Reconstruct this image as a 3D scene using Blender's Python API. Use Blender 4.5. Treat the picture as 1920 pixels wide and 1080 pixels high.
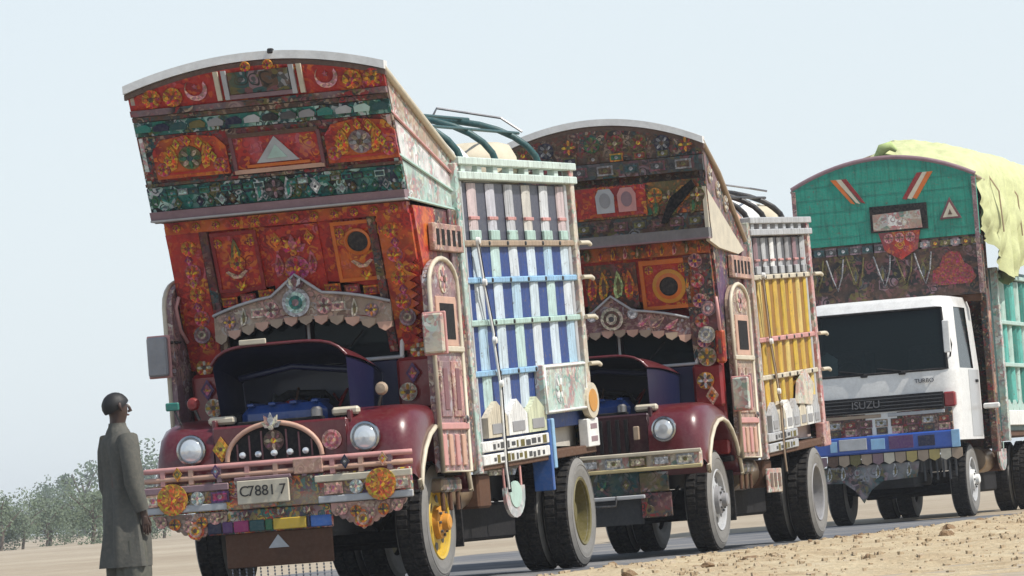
import bpy, bmesh, math, random
from mathutils import Vector, Matrix, noise as mnoise
R = math.radians
PI = math.pi
for o in list(bpy.data.objects):
    bpy.data.objects.remove(o)
SC = bpy.context.scene
COL = SC.collection
rnd = random.Random(7)

# ------------------------------------------------------------------ camera
cam_d = bpy.data.cameras.new('camera')
cam = bpy.data.objects.new('camera', cam_d)
COL.objects.link(cam)
SC.camera = cam
FPX = 9300.0                      # focal length in photo pixels (1920 wide): a long telephoto
cam_d.sensor_width = 36.0
cam_d.lens = FPX / 1920.0 * 36.0
cam_d.clip_start = 0.5
cam_d.clip_end = 6000
CAM_H = 0.573
ROLL = R(4.386)
PITCH = math.atan((958.5 - 540) * math.cos(ROLL) / FPX)
cam.matrix_world = (Matrix.Translation((0, 0, CAM_H)) @ Matrix.Rotation(PITCH, 4, 'X')
                    @ Matrix.Rotation(PI / 2, 4, 'X') @ Matrix.Rotation(-ROLL, 4, 'Z'))

# ------------------------------------------------------------------ sky + sun
SUN_AZ, SUN_EL = 114.0, 54.0      # clockwise from +Y
w = bpy.data.worlds.new('World'); SC.world = w; w.use_nodes = True
nt = w.node_tree; nt.nodes.clear()
sky = nt.nodes.new('ShaderNodeTexSky'); sky.sky_type = 'NISHITA'; sky.sun_disc = False
sky.sun_elevation = R(SUN_EL); sky.sun_rotation = R(SUN_AZ)
sky.air_density = 1.0; sky.dust_density = 0.7; sky.ozone_density = 1.5
bg = nt.nodes.new('ShaderNodeBackground'); bg.inputs[1].default_value = 0.14
wo = nt.nodes.new('ShaderNodeOutputWorld')
veil = nt.nodes.new('ShaderNodeMix'); veil.data_type = 'RGBA'     # thin white overcast veil in front of the blue
veil.inputs[7].default_value = (5.95, 6.55, 6.9, 1)
wtc = nt.nodes.new('ShaderNodeTexCoord'); wsep = nt.nodes.new('ShaderNodeSeparateXYZ'); wmr = nt.nodes.new('ShaderNodeMapRange')
wmr.interpolation_type = 'SMOOTHSTEP'                              # haze is thickest along the horizon, thin overhead
for i_, v_ in ((1, -.05), (2, .75), (3, .94), (4, .16)): wmr.inputs[i_].default_value = v_
nt.links.new(wtc.outputs['Generated'], wsep.inputs[0]); nt.links.new(wsep.outputs[2], wmr.inputs[0]); nt.links.new(wmr.outputs[0], veil.inputs[0])
nt.links.new(sky.outputs[0], veil.inputs[6]); nt.links.new(veil.outputs[2], bg.inputs[0]); nt.links.new(bg.outputs[0], wo.inputs[0])
sd = bpy.data.lights.new('sun', 'SUN'); sd.energy = 5.0; sd.angle = R(0.6); sd.color = (1.0, 0.95, 0.87)
sun = bpy.data.objects.new('sun', sd); COL.objects.link(sun)
az, el = R(SUN_AZ), R(SUN_EL)
sdir = Vector((math.sin(az) * math.cos(el), math.cos(az) * math.cos(el), math.sin(el)))
sun.rotation_euler = (-sdir).to_track_quat('-Z', 'Y').to_euler()
sun.location = (20, -10, 40)
SC.view_settings.view_transform = 'Standard'; SC.view_settings.look = 'None'
SC.view_settings.gamma = 1; SC.view_settings.use_curve_mapping = False
SC.view_settings.exposure = 0.0
SC.render.engine = 'CYCLES'

# ------------------------------------------------------------------ colours (linear, real-world)
K = dict(red=(.44, .026, .016), deep=(.24, .012, .014), orange=(.58, .14, .015), amber=(.55, .24, .02), maroon=(.105, .008, .014),
         teal=(.02, .19, .155), dteal=(.012, .07, .075), green=(.02, .12, .05), olive=(.13, .11, .03), navy=(.006, .009, .042),
         blue=(.03, .11, .36), sky=(.25, .45, .65), cream=(.58, .52, .40), white=(.74, .74, .72), pink=(.56, .27, .25),
         rose=(.45, .10, .13), mauve=(.24, .15, .17), brown=(.10, .05, .03), grey=(.26, .26, .27), lgrey=(.42, .43, .44),
         black=(.012, .012, .014), yellow=(.55, .37, .035), mint=(.40, .56, .50), steel=(.06, .063, .067), magenta=(.30, .02, .12),
         wine=(.17, .06, .07), tan=(.36, .27, .19), purple=(.09, .03, .12), lime=(.42, .52, .22), peach=(.55, .33, .24))

# ------------------------------------------------------------------ materials
def newmat(name):
    m = bpy.data.materials.new(name); m.use_nodes = True
    t = m.node_tree; t.nodes.clear()
    out = t.nodes.new('ShaderNodeOutputMaterial'); b = t.nodes.new('ShaderNodeBsdfPrincipled')
    t.links.new(b.outputs[0], out.inputs[0])
    return m, t, b
def N(t, typ, **kw):
    n = t.nodes.new(typ)
    for k, v in kw.items():
        if k == 'inp':
            for a, c in v.items(): n.inputs[a].default_value = c
        else: setattr(n, k, v)
    return n
def mixc(t, fac, a, b, mode='MIX'):
    n = t.nodes.new('ShaderNodeMix'); n.data_type = 'RGBA'; n.blend_type = mode
    for i, v in ((0, fac), (6, a), (7, b)):
        if hasattr(v, 'is_output'): t.links.new(v, n.inputs[i])
        else: n.inputs[i].default_value = v if i == 0 else (*v, 1)
    return n.outputs[2]
def ramp(t, src, stops, interp='LINEAR'):
    n = t.nodes.new('ShaderNodeValToRGB'); cr = n.color_ramp; cr.interpolation = interp
    while len(cr.elements) < len(stops): cr.elements.new(0.5)
    for e, (p, c) in zip(cr.elements, stops):
        e.position = p; e.color = (*c, 1) if not isinstance(c, (int, float)) else (c, c, c, 1)
    t.links.new(src, n.inputs[0]); return n.outputs[0]
def noise(t, co, scale, detail=4, rough=.55, dist=0):
    n = N(t, 'ShaderNodeTexNoise', inp={'Scale': scale, 'Detail': detail, 'Roughness': rough, 'Distortion': dist})
    t.links.new(co, n.inputs['Vector']); return n.outputs[0]
DUST = (.36, .30, .23)
def painted(name, rough=.45, metallic=0., dust=.07, coat=0., art=None, ascale=9., amix=.7, bump=.15, spec=.5, stain=.5, fine=0., streak=0.):
    m, t, b = newmat(name)
    tc = N(t, 'ShaderNodeTexCoord'); co = tc.outputs['Object']
    at = N(t, 'ShaderNodeAttribute', attribute_name='Col')
    c = at.outputs['Color']; hgt = None
    if art:
        nz = N(t, 'ShaderNodeTexNoise', inp={'Scale': 5.0, 'Detail': 2.0}); t.links.new(co, nz.inputs['Vector'])
        wv = N(t, 'ShaderNodeVectorMath', operation='MULTIPLY_ADD'); wv.inputs[1].default_value = (.10, .10, .10)
        t.links.new(nz.outputs['Color'], wv.inputs[0]); t.links.new(co, wv.inputs[2])
        v = N(t, 'ShaderNodeTexVoronoi', inp={'Scale': ascale, 'Randomness': .85}); t.links.new(wv.outputs[0], v.inputs['Vector'])
        sep = N(t, 'ShaderNodeSeparateColor'); t.links.new(v.outputs['Color'], sep.inputs[0])
        k = len(art)
        pal = ramp(t, sep.outputs[0], [(i / k, art[i]) for i in range(k)], 'CONSTANT')
        pal2 = ramp(t, sep.outputs[1], [(i / k, art[(i * 3 + 1) % k]) for i in range(k)], 'CONSTANT')
        dm = ramp(t, v.outputs['Distance'], [(0, 1), (.20, 1), (.23, 0)])
        rg = ramp(t, v.outputs['Distance'], [(.0, 0), (.36, 0), (.39, 1), (.46, 1), (.49, 0)])
        pal = mixc(t, dm, pal, pal2)
        pal = mixc(t, rg, pal, art[-1])
        v2 = N(t, 'ShaderNodeTexVoronoi', inp={'Scale': ascale * 3.1, 'Randomness': 1.0}); t.links.new(wv.outputs[0], v2.inputs['Vector'])
        sp2 = N(t, 'ShaderNodeSeparateColor'); t.links.new(v2.outputs['Color'], sp2.inputs[0])
        pal3 = ramp(t, sp2.outputs[0], [(i / k, art[(i * 2 + 1) % k]) for i in range(k)], 'CONSTANT')
        f3 = ramp(t, sp2.outputs[1], [(.45, 0), (.55, .8)], 'CONSTANT')
        pal = mixc(t, f3, pal, pal3)
        big = ramp(t, noise(t, co, 3.2, 2), [(.38, 0), (.55, 1)])
        mm = N(t, 'ShaderNodeMath', operation='MULTIPLY', inp={1: amix}); t.links.new(big, mm.inputs[0])
        ma = N(t, 'ShaderNodeMath', operation='ADD', inp={1: amix * .35}); ma.use_clamp = True; t.links.new(mm.outputs[0], ma.inputs[0])
        c = mixc(t, ma.outputs[0], c, pal); hgt = v.outputs['Distance']
    if fine:
        v3 = N(t, 'ShaderNodeTexVoronoi', inp={'Scale': 46.0, 'Randomness': 1.0}); t.links.new(co, v3.inputs['Vector'])
        s3 = N(t, 'ShaderNodeSeparateColor'); t.links.new(v3.outputs['Color'], s3.inputs[0])
        c = mixc(t, fine, c, ramp(t, s3.outputs[0], [(0, .25), (.35, .7), (.7, 1.0), (1, 1.7)]), 'MULTIPLY')
        hs = N(t, 'ShaderNodeHueSaturation'); hm_ = N(t, 'ShaderNodeMapRange', inp={3: .44, 4: .56}); t.links.new(s3.outputs[1], hm_.inputs[0])
        t.links.new(hm_.outputs[0], hs.inputs['Hue']); t.links.new(c, hs.inputs['Color']); c = hs.outputs[0]
    if streak:
        mp = N(t, 'ShaderNodeMapping'); mp.inputs['Scale'].default_value = (34, 34, 2.2); t.links.new(co, mp.inputs[0])
        sn = noise(t, mp.outputs[0], 1.0, 5, .6)
        c = mixc(t, streak, c, ramp(t, sn, [(.32, .45), (.5, .95), (.7, 1.1)]), 'MULTIPLY')
        chip = ramp(t, noise(t, co, 15, 6, .72), [(.60, 0), (.66, .85)])
        c = mixc(t, chip, c, (.13, .10, .08))
    n1 = noise(t, co, 7, 6, .65); n2 = noise(t, co, 34, 4, .6)
    st = ramp(t, n1, [(.30, .62), (.62, 1.06)])
    c = mixc(t, stain, c, st, 'MULTIPLY')
    dz = ramp(t, n2, [(.42, 0), (.72, 1)])
    dm = N(t, 'ShaderNodeMath', operation='MULTIPLY', inp={1: dust}); t.links.new(dz, dm.inputs[0])
    c = mixc(t, dm.outputs[0], c, DUST)
    t.links.new(c, b.inputs['Base Color'])
    rr = N(t, 'ShaderNodeMapRange', inp={3: rough * .8, 4: min(1, rough * 1.35)}); t.links.new(n1, rr.inputs[0])
    t.links.new(rr.outputs[0], b.inputs['Roughness'])
    b.inputs['Metallic'].default_value = metallic
    b.inputs['Specular IOR Level'].default_value = spec
    b.inputs['Coat Weight'].default_value = coat; b.inputs['Coat Roughness'].default_value = .08
    if bump:
        bp = N(t, 'ShaderNodeBump', inp={'Strength': bump, 'Distance': .01})
        t.links.new(n2, bp.inputs['Height'])
        if hgt is not None:
            bp2 = N(t, 'ShaderNodeBump', inp={'Strength': .25, 'Distance': .012})
            t.links.new(hgt, bp2.inputs['Height']); t.links.new(bp.outputs[0], bp2.inputs['Normal']); t.links.new(bp2.outputs[0], b.inputs['Normal'])
        else: t.links.new(bp.outputs[0], b.inputs['Normal'])
    return m
k = K
M = {}
M['paint'] = painted('worn_paint', .45, dust=.14)
M['lining'] = painted('dark_bonnet_lining', .35, dust=0., coat=.15, bump=.04, stain=.4)
M['orn'] = painted('hand_painted_ornament', .5, dust=.16, fine=.75, stain=.7)
M['plank'] = painted('weathered_plank_paint', .6, dust=.12, streak=.75, stain=.5)
M['gloss'] = painted('glossy_paint', .30, dust=.07, coat=.35, bump=.05, stain=.45)
M['matte'] = painted('matte_paint', .85, dust=.15, spec=.25)
M['cloth'] = painted('cloth', .95, dust=.12, spec=.1, bump=.3, stain=.3)
M['metal'] = painted('bare_metal', .35, metallic=.75, dust=.3)
M['chrome'] = painted('chrome', .16, metallic=1, dust=.12, bump=.03)
M['rubber'] = painted('rubber', .8, dust=.10, spec=.3, bump=.25)
M['dark'] = painted('dark_undercarriage', .8, dust=.05, spec=.2)
M['art_red'] = painted('painted_red_ornament', .42, art=[k['red'], k['orange'], k['deep'], k['red'], k['rose'], k['deep'], k['red'], k['red'], k['amber'], k['deep']], ascale=11, amix=.75)
M['art_teal'] = painted('painted_teal_ornament', .42, art=[k['teal'], k['dteal'], k['mint'], k['navy'], k['green'], k['dteal'], k['olive'], k['lgrey'], k['black']], ascale=12, amix=.8)
M['art_brown'] = painted('painted_brown_ornament', .5, art=[k['brown'], k['wine'], k['deep'], k['olive'], k['brown'], k['steel'], k['dteal'], k['tan'], k['black']], ascale=13, amix=.8)
M['art_pale'] = painted('painted_pale_ornament', .5, art=[k['cream'], k['lgrey'], k['pink'], k['mint'], k['white'], k['tan'], k['teal'], k['rose'], k['mauve']], ascale=9, amix=.55)
M['art_mix'] = painted('painted_mixed_ornament', .45, art=[k['orange'], k['teal'], k['cream'], k['red'], k['purple'], k['yellow'], k['pink'], k['brown']], ascale=16, amix=.8)
M['art_pink'] = painted('painted_pink_ornament', .5, art=[k['pink'], k['mauve'], k['cream'], k['tan'], k['peach'], k['wine'], k['lgrey'], k['brown']], ascale=13, amix=.55)
M['art_olive'] = painted('painted_olive_ornament', .5, art=[k['olive'], k['orange'], k['deep'], k['brown'], k['green'], k['deep'], k['wine'], k['black']], ascale=13, amix=.75)
M['art_grey'] = painted('painted_grey_ornament', .6, art=[k['steel'], k['olive'], k['grey'], k['brown'], k['mauve'], k['dteal'], k['wine'], k['black']], ascale=8, amix=.7)
M['art_dusk'] = painted('painted_dark_ornament', .6, art=[k['black'], k['brown'], k['steel'], k['wine'], k['olive'], k['black'], k['mauve'], k['black']], ascale=7, amix=.8)
# glass
m, t, b = newmat('tinted_glass'); M['glass'] = m
b.inputs['Base Color'].default_value = (.03, .055, .062, 1); b.inputs['Roughness'].default_value = .06; b.inputs['Specular IOR Level'].default_value = .35
b.inputs['Transmission Weight'].default_value = .8; b.inputs['IOR'].default_value = 1.22
m, t, b = newmat('lamp_glass'); M['lens'] = m
b.inputs['Base Color'].default_value = (.72, .76, .78, 1); b.inputs['Roughness'].default_value = .1; b.inputs['Metallic'].default_value = .35; b.inputs['Coat Weight'].default_value = 1
m, t, b = newmat('skin'); M['skin'] = m
b.inputs['Base Color'].default_value = (.055, .03, .022, 1); b.inputs['Roughness'].default_value = .55
m, t, b = newmat('hair'); M['hair'] = m
b.inputs['Base Color'].default_value = (.008, .007, .007, 1); b.inputs['Roughness'].default_value = .6
# asphalt
def ground_mat(name, stops, s1, s2, bump, rough=.95, dusty=None):
    m, t, b = newmat(name)
    tc = N(t, 'ShaderNodeTexCoord'); co = tc.outputs['Object']
    a = noise(t, co, s1, 6, .62); f = noise(t, co, s2, 5, .7)
    c = ramp(t, a, stops)
    c = mixc(t, .45, c, ramp(t, f, [(.3, .45), (.7, 1.35)]), 'MULTIPLY')
    if dusty:
        d = ramp(t, noise(t, co, .35, 5, .6), [(.48, 0), (.66, .7)])
        c = mixc(t, d, c, dusty)
    t.links.new(c, b.inputs['Base Color']); b.inputs['Roughness'].default_value = rough; b.inputs['Specular IOR Level'].default_value = .2
    bp = N(t, 'ShaderNodeBump', inp={'Strength': .6, 'Distance': bump}); t.links.new(f, bp.inputs['Height']); t.links.new(bp.outputs[0], b.inputs['Normal'])
    return m
M['asphalt'] = ground_mat('asphalt', [(.3, (.10, .105, .115)), (.7, (.17, .172, .18))], 1.2, 60, .004, dusty=(.27, .25, .22))
M['sand'] = ground_mat('sand', [(.25, (.34, .25, .15)), (.45, (.48, .38, .24)), (.62, (.53, .44, .29)), (.78, (.60, .52, .37))], 1.7, 22, .05)
M['gravel'] = ground_mat('gravel', [(.3, (.26, .19, .12)), (.5, (.42, .33, .22)), (.7, (.55, .47, .36))], 1.4, 40, .01)
M['farsand'] = ground_mat('far_sand', [(.3, (.30, .24, .17)), (.7, (.42, .36, .27))], .05, 2, .05)
M['stone'] = ground_mat('stone', [(.3, (.15, .08, .04)), (.7, (.36, .26, .16))], 6, 40, .01)
def leaf_mat(name, c0, c1):
    m, t, b = newmat(name)
    tc = N(t, 'ShaderNodeTexCoord')
    t.links.new(ramp(t, noise(t, tc.outputs['Object'], 1.3, 4), [(.3, c0), (.7, c1)]), b.inputs['Base Color'])
    b.inputs['Roughness'].default_value = .7; return m
M['leaf'] = leaf_mat('leaves', (.035, .075, .035), (.09, .13, .06))
M['scrub'] = leaf_mat('scrub_leaves', (.07, .11, .06), (.13, .16, .09))
M['bark'] = leaf_mat('bark', (.08, .06, .045), (.14, .11, .08))

# ------------------------------------------------------------------ mesh builder
class G:
    def __init__(s): s.V = []; s.F = []; s.C = []; s.S = []
    def add(s, V, F, col, smooth=False):
        o = len(s.V); s.V += [tuple(v) for v in V]
        c = K[col] if isinstance(col, str) else col
        for f in F:
            s.F.append([i + o for i in f]); s.C.append(c); s.S.append(smooth)
        return s
    def box(s, x0, x1, y0, y1, z0, z1, col, ch=.006):
        h = (abs(x1 - x0) / 2, abs(y1 - y0) / 2, abs(z1 - z0) / 2); c = ((x0 + x1) / 2, (y0 + y1) / 2, (z0 + z1) / 2)
        ch = min(ch, min(h) * .6); V = []; idx = {}
        for sx in (-1, 1):
            for sy in (-1, 1):
                for sz in (-1, 1):
                    for a in range(3):
                        p = [sx * (h[0] - ch), sy * (h[1] - ch), sz * (h[2] - ch)]
                        sg = (sx, sy, sz); p[a] = sg[a] * h[a]
                        idx[(sx, sy, sz, a)] = len(V); V.append((c[0] + p[0], c[1] + p[1], c[2] + p[2]))
        F = []
        for a in range(3):
            b_, d_ = (a + 1) % 3, (a + 2) % 3
            for sg in (-1, 1):
                q = []
                for (u, v) in ((-1, -1), (1, -1), (1, 1), (-1, 1)):
                    z = [0, 0, 0]; z[a] = sg; z[b_] = u; z[d_] = v; q.append(idx[(*z, a)])
                F.append(q if sg > 0 else q[::-1])
            for u in (-1, 1):
                for v in (-1, 1):
                    z0_ = [0, 0, 0]; z0_[a] = -1; z0_[b_] = u; z0_[d_] = v
                    z1_ = list(z0_); z1_[a] = 1
                    F.append([idx[(*z0_, b_)], idx[(*z1_, b_)], idx[(*z1_, d_)], idx[(*z0_, d_)]])
        for sx in (-1, 1):
            for sy in (-1, 1):
                for sz in (-1, 1): F.append([idx[(sx, sy, sz, a)] for a in range(3)])
        return s.add(V, F, col)
    def slab(s, poly, f, w, d, col, side=None):
        n = len(poly)
        V = [f(u, v, w) for u, v in poly] + [f(u, v, w - d) for u, v in poly]
        s.add(V, [list(range(n)), list(range(2 * n - 1, n - 1, -1))], col)
        return s.add(V, [[i, i + n, (i + 1) % n + n, (i + 1) % n] for i in range(n)], side or col)
    def tube(s, pts, r, col, n=8, cap=True, closed=False):
        P = [Vector(p) for p in pts]; m = len(P); rs = r if isinstance(r, (list, tuple)) else [r] * m
        V = []; up = None
        for i, p in enumerate(P):
            if closed: tv = P[(i + 1) % m] - P[i - 1]
            else: tv = P[min(i + 1, m - 1)] - P[max(i - 1, 0)]
            tv.normalize()
            if up is None: up = tv.orthogonal().normalized()
            else:
                up = up - tv * up.dot(tv); up.normalize()
            q = tv.cross(up)
            for j in range(n):
                a = 2 * PI * j / n; V.append(p + (up * math.cos(a) + q * math.sin(a)) * rs[i])
        F = []
        for i in range(m if closed else m - 1):
            for j in range(n):
                F.append([i * n + j, i * n + (j + 1) % n, ((i + 1) % m) * n + (j + 1) % n, ((i + 1) % m) * n + j])
        s.add(V, F, col, n > 5)
        if cap and not closed: s.add(V, [list(range(n))[::-1], list(range((m - 1) * n, m * n))], col)
        return s
    def lathe(s, prof, ax, c, col, n=24, smooth=True):
        # prof: (radius, distance along axis[, colour]); the colour is that of the ring that ends there
        V = []
        for pr in prof:
            for j in range(n):
                a = 2 * PI * j / n; u, v = pr[0] * math.cos(a), pr[0] * math.sin(a)
                p = (pr[1], u, v) if ax == 'x' else (u, pr[1], v) if ax == 'y' else (u, v, pr[1])
                V.append((c[0] + p[0], c[1] + p[1], c[2] + p[2]))
        for i in range(len(prof) - 1):
            cc = prof[i + 1][2] if len(prof[i + 1]) > 2 else col
            s.add(V[i * n:(i + 2) * n], [[j, (j + 1) % n, n + (j + 1) % n, n + j] for j in range(n)], cc, smooth)
        return s
    def grid(s, P, col, smooth=True):
        n = len(P[0]); V = [p for row in P for p in row]
        return s.add(V, [[i * n + j, i * n + j + 1, (i + 1) * n + j + 1, (i + 1) * n + j] for i in range(len(P) - 1) for j in range(n - 1)], col, smooth)
    def mesh(s, name, fix=True):
        me = bpy.data.meshes.new(name); me.from_pydata(s.V, [], s.F)
        at = me.attributes.new('Col', 'FLOAT_COLOR', 'CORNER')
        buf = []
        for f, c in zip(s.F, s.C): buf += [c[0], c[1], c[2], 1.0] * len(f)
        at.data.foreach_set('color', buf)
        me.polygons.foreach_set('use_smooth', s.S)
        if fix:
            bm = bmesh.new(); bm.from_mesh(me); bmesh.ops.recalc_face_normals(bm, faces=bm.faces); bm.to_mesh(me); bm.free()
        me.update(); return me
def link(name, me, mat, parent=None, loc=(0, 0, 0), rot=(0, 0, 0), kind=None, label=None):
    o = bpy.data.objects.new(name, me); COL.objects.link(o)
    if mat and not me.materials: me.materials.append(M[mat])
    o.location = loc; o.rotation_euler = rot
    if parent: o.parent = parent
    if kind: o['kind'] = kind
    if label: o['label'] = label
    return o
def part(name, g, mat, parent=None, loc=(0, 0, 0), rot=(0, 0, 0), kind=None, label=None, fix=True):
    return link(name, g.mesh(name, fix), mat, parent, loc, rot, kind, label)
def thing(o, label, cat, group=None):
    o['label'] = label; o['category'] = cat
    if group: o['group'] = group
    return o
def empty(name, loc, rz=0):
    o = bpy.data.objects.new(name, None); COL.objects.link(o); o.location = loc; o.rotation_euler = (0, 0, rz)
    o.empty_display_size = .2; return o
def text_mesh(s, size, depth=.004):
    cu = bpy.data.curves.new('lettering', 'FONT'); cu.body = s; cu.size = size; cu.extrude = depth; cu.align_x = 'CENTER'; cu.align_y = 'CENTER'
    ob = bpy.data.objects.new('lettering', cu); COL.objects.link(ob)
    dg = bpy.context.evaluated_depsgraph_get(); me = bpy.data.meshes.new_from_object(ob.evaluated_get(dg))
    bpy.data.objects.remove(ob); return me

# ornaments: small raised shapes, facing -Y, centred on the origin
FR = lambda u, v, w: (u, -w, v)
def circ(r, n=20, cx=0, cz=0, a0=0, a1=2 * PI, rz=None):
    rz = rz or r; e = n if abs(a1 - a0 - 2 * PI) < 1e-6 else n - 1
    return [(cx + r * math.cos(a0 + (a1 - a0) * i / e), cz + rz * math.sin(a0 + (a1 - a0) * i / e)) for i in range(n)]
_oc = {}
def orn(kind, r, cols):
    key = (kind, round(r, 3), tuple(cols))
    if key in _oc: return _oc[key]
    g = G(); c = list(cols) + [cols[-1]] * 4
    if kind == 'rosette':
        g.slab(circ(r, 20), FR, .010, .012, c[0])
        for i in range(8):
            a = i * PI / 4; ca, sa = math.cos(a), math.sin(a)
            pt = [(ca * (r * .55 + x) - sa * z, sa * (r * .55 + x) + ca * z) for x, z in circ(r * .36, 8, rz=r * .17)]
            g.slab(pt, FR, .018, .010, c[1 + i % 2])
        g.slab(circ(r * .26, 10), FR, .026, .02, c[3])
    elif kind == 'bullseye':
        for i, f in enumerate((1, .74, .48, .24)): g.slab(circ(r * f, 20), FR, .010 + .006 * i, .012, c[i])
    elif kind == 'diamond':
        g.slab([(0, -r), (r * .7, 0), (0, r), (-r * .7, 0)], FR, .010, .012, c[0])
        g.slab([(0, -r * .6), (r * .42, 0), (0, r * .6), (-r * .42, 0)], FR, .016, .012, c[1])
        g.slab(circ(r * .16, 8), FR, .024, .014, c[2])
    elif kind == 'crescent':
        o_ = circ(r, 14, a0=R(130), a1=R(400)); i_ = circ(r * .80, 14, cx=-r * .12, cz=r * .22, a0=R(375), a1=R(155))
        g.slab(o_ + i_, FR, .012, .014, c[0])
        st = []
        for i in range(10):
            a = R(90) + i * PI / 5; q = r * (.28 if i % 2 == 0 else .12); st.append((q * math.cos(a) - r * .05, q * math.sin(a) + r * .25))
        g.slab(st, FR, .012, .014, c[1])
    elif kind == 'leaf':
        g.slab([(-r * .34, -r), (r * .1, -r * .8), (r * .34, -r * .1), (r * .12, r * .7), (-r * .05, r), (-r * .3, r * .3), (-r * .42, -r * .4)], FR, .010, .012, c[0])
        g.slab([(-r * .16, -r * .75), (r * .1, -r * .5), (r * .16, 0), (0, r * .6), (-r * .16, .1 * r)], FR, .016, .012, c[1])
    elif kind == 'chevron':
        g.slab([(-r, r * .35), (-r * .75, r * .45), (0, -r * .02), (r * .75, r * .45), (r, r * .35), (r * .35, -r * .25), (-r * .35, -r * .25)], FR, .012, .014, c[0])
    elif kind == 'lotus':
        for i, (a, q) in enumerate(((-60, .8), (60, .8), (-30, .95), (30, .95), (0, 1.0))):
            ca, sa = math.cos(R(a)), math.sin(R(a))
            p0 = [(0, 0), (r * .22, r * .5 * q), (0, r * q), (-r * .22, r * .5 * q)]
            g.slab([(x * ca + z * sa, -x * sa + z * ca - r * .4) for x, z in p0], FR, .010 + .005 * i, .012, c[i % 3])
        g.slab(circ(r * .16, 10, cz=-r * .4), FR, .04, .03, c[3])
    elif kind == 'panel':     # small framed tile
        g.slab([(-r, -r * .6), (r, -r * .6), (r, r * .6), (-r, r * .6)], FR, .008, .010, c[0])
        g.slab([(-r * .78, -r * .38), (r * .78, -r * .38), (r * .78, r * .38), (-r * .78, r * .38)], FR, .014, .010, c[1])
        g.slab(circ(r * .26, 8), FR, .02, .012, c[2])
    _oc[key] = g.mesh(kind); return _oc[key]

# ------------------------------------------------------------------ setting: ground, road, far country
def hgt(x, y):                      # gentle rise of the plain to the left and behind
    d = max(0, y - 60 + max(0, -x) * .35)
    return -.05 + .0028 * d + .25 * mnoise.noise((x * .02, y * .02, 3)) * min(1, d / 60)
A = R(14.882); CA, SA = math.cos(A), math.sin(A)
T1O, T2O, T3O = (-1.765, 42.895), (.99, 51.907), (5.422, 71.759)
def loc2w(X, Y, o=T1O): return (o[0] + X * CA + Y * SA, o[1] - X * SA + Y * CA)
g = G(); xs = [-1500, -700, -350, -200] + list(range(-150, 151, 10)) + [200, 350, 700, 1500]
ys = [-200, -60, 0, 20] + list(range(30, 400, 12)) + [430, 520, 700, 1000, 1500]
g.grid([[(x, y, hgt(x, y)) for x in xs] for y in ys], 'tan'); part('ground', g, 'farsand', kind='structure', fix=False)
# road as a strip along the trucks' axis
def strip(name, X0, X1, Y0, Y1, z, mat, edge=0., step=.5, zr=None):
    g = G(); P = []
    n = int((Y1 - Y0) / step)
    for i in range(n + 1):
        Y = Y0 + (Y1 - Y0) * i / n
        e1 = edge * mnoise.noise((Y * .9, 1.7, 0)) + edge * .5 * mnoise.noise((Y * 3.1, 4.7, 0))
        e0 = edge * mnoise.noise((Y * .7, 9.7, 0))
        a = loc2w(X0 + e0, Y); c = loc2w(X1 + e1, Y); P.append([(a[0], a[1], z), ((a[0] + c[0]) / 2, (a[1] + c[1]) / 2, z + .01), (c[0], c[1], z)])
    g.grid(P, 'grey'); return part(name, g, mat, kind='structure', fix=False)
strip('road', -6.6, 1.72, -60, 420, -.012, 'asphalt', .06)
# sandy verge on the near side, a little lumpy
g = G(); P = []
def vz(X, Y):
    t = max(0., X - 1.70)
    return -.016 + min(t * .05, .03) + (.05 * mnoise.noise((X * 1.3, Y * 1.3, 0)) + .035 * mnoise.noise((X * 4, Y * 4, 5)) + .02 * mnoise.noise((X * 9, Y * 9, 2))) * min(1, t / .8) - .045 * max(0, X - 4) * .5
Xs = [1.66 + i * .16 for i in range(60)] + [11.5 + i for i in range(12)]
for j in range(0, 300):
    Y = -30 + j * .22
    P.append([(*loc2w(X, Y), vz(X, Y)) for X in Xs])
g.grid(P, 'tan'); part('sandy_verge', g, 'sand', kind='structure', fix=False)
def stone_mesh(seed, r):
    rr = random.Random(seed); g = G(); bm = bmesh.new(); bmesh.ops.create_icosphere(bm, subdivisions=2, radius=r)
    for v in bm.verts:
        v.co *= 1 + .55 * mnoise.noise(v.co / r * 1.3 + Vector((seed * 3.1, 0, 0))) + .22 * mnoise.noise(v.co / r * 3.3 + Vector((0, seed * 1.7, 0))); v.co.z *= .62
    me = bpy.data.meshes.new('stone'); bm.to_mesh(me); bm.free(); return me
SM = [stone_mesh(i, 1) for i in range(6)]
for m_ in SM: m_.materials.append(M['stone'])
for i in range(46):
    X = 2.1 + rnd.random() ** 1.3 * 7; Y = -6 + rnd.random() * 26
    r = .022 + .055 * rnd.random() ** 2; p = loc2w(X, Y)
    o = link('stone', SM[i % 6], None, loc=(p[0], p[1], vz(X, Y) + r * .02), rot=(rnd.uniform(-.3, .3), 0, rnd.random() * 6)); o.scale = (r, r * rnd.uniform(.7, 1.2), r * rnd.uniform(.7, 1.3))
    thing(o, 'small brown stone lying on the sandy verge beside the road', 'stone', 'stones scattered on the sandy verge')
g = G()
for i in range(13000):
    X = 1.70 + rnd.random() ** 1.4 * 9; Y = -9 + rnd.random() * 36; r = .006 + .030 * rnd.random() ** 4
    p = loc2w(X, Y); z = vz(X, Y)
    if mnoise.noise((X * .8, Y * .5, 8)) < -.05 and r < .02: continue
    V = [(p[0] + r * math.cos(a) * rnd.uniform(.7, 1.3), p[1] + r * math.sin(a), z + (r * rnd.uniform(.3, .8) if q else -.01)) for q in (0, 1) for a in (0.3, 2.3, 4.4)]
    g.add(V, [[0, 1, 4, 3], [1, 2, 5, 4], [2, 0, 3, 5], [3, 4, 5]], 'tan')
part('gravel', g, 'gravel', kind='stuff')

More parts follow.
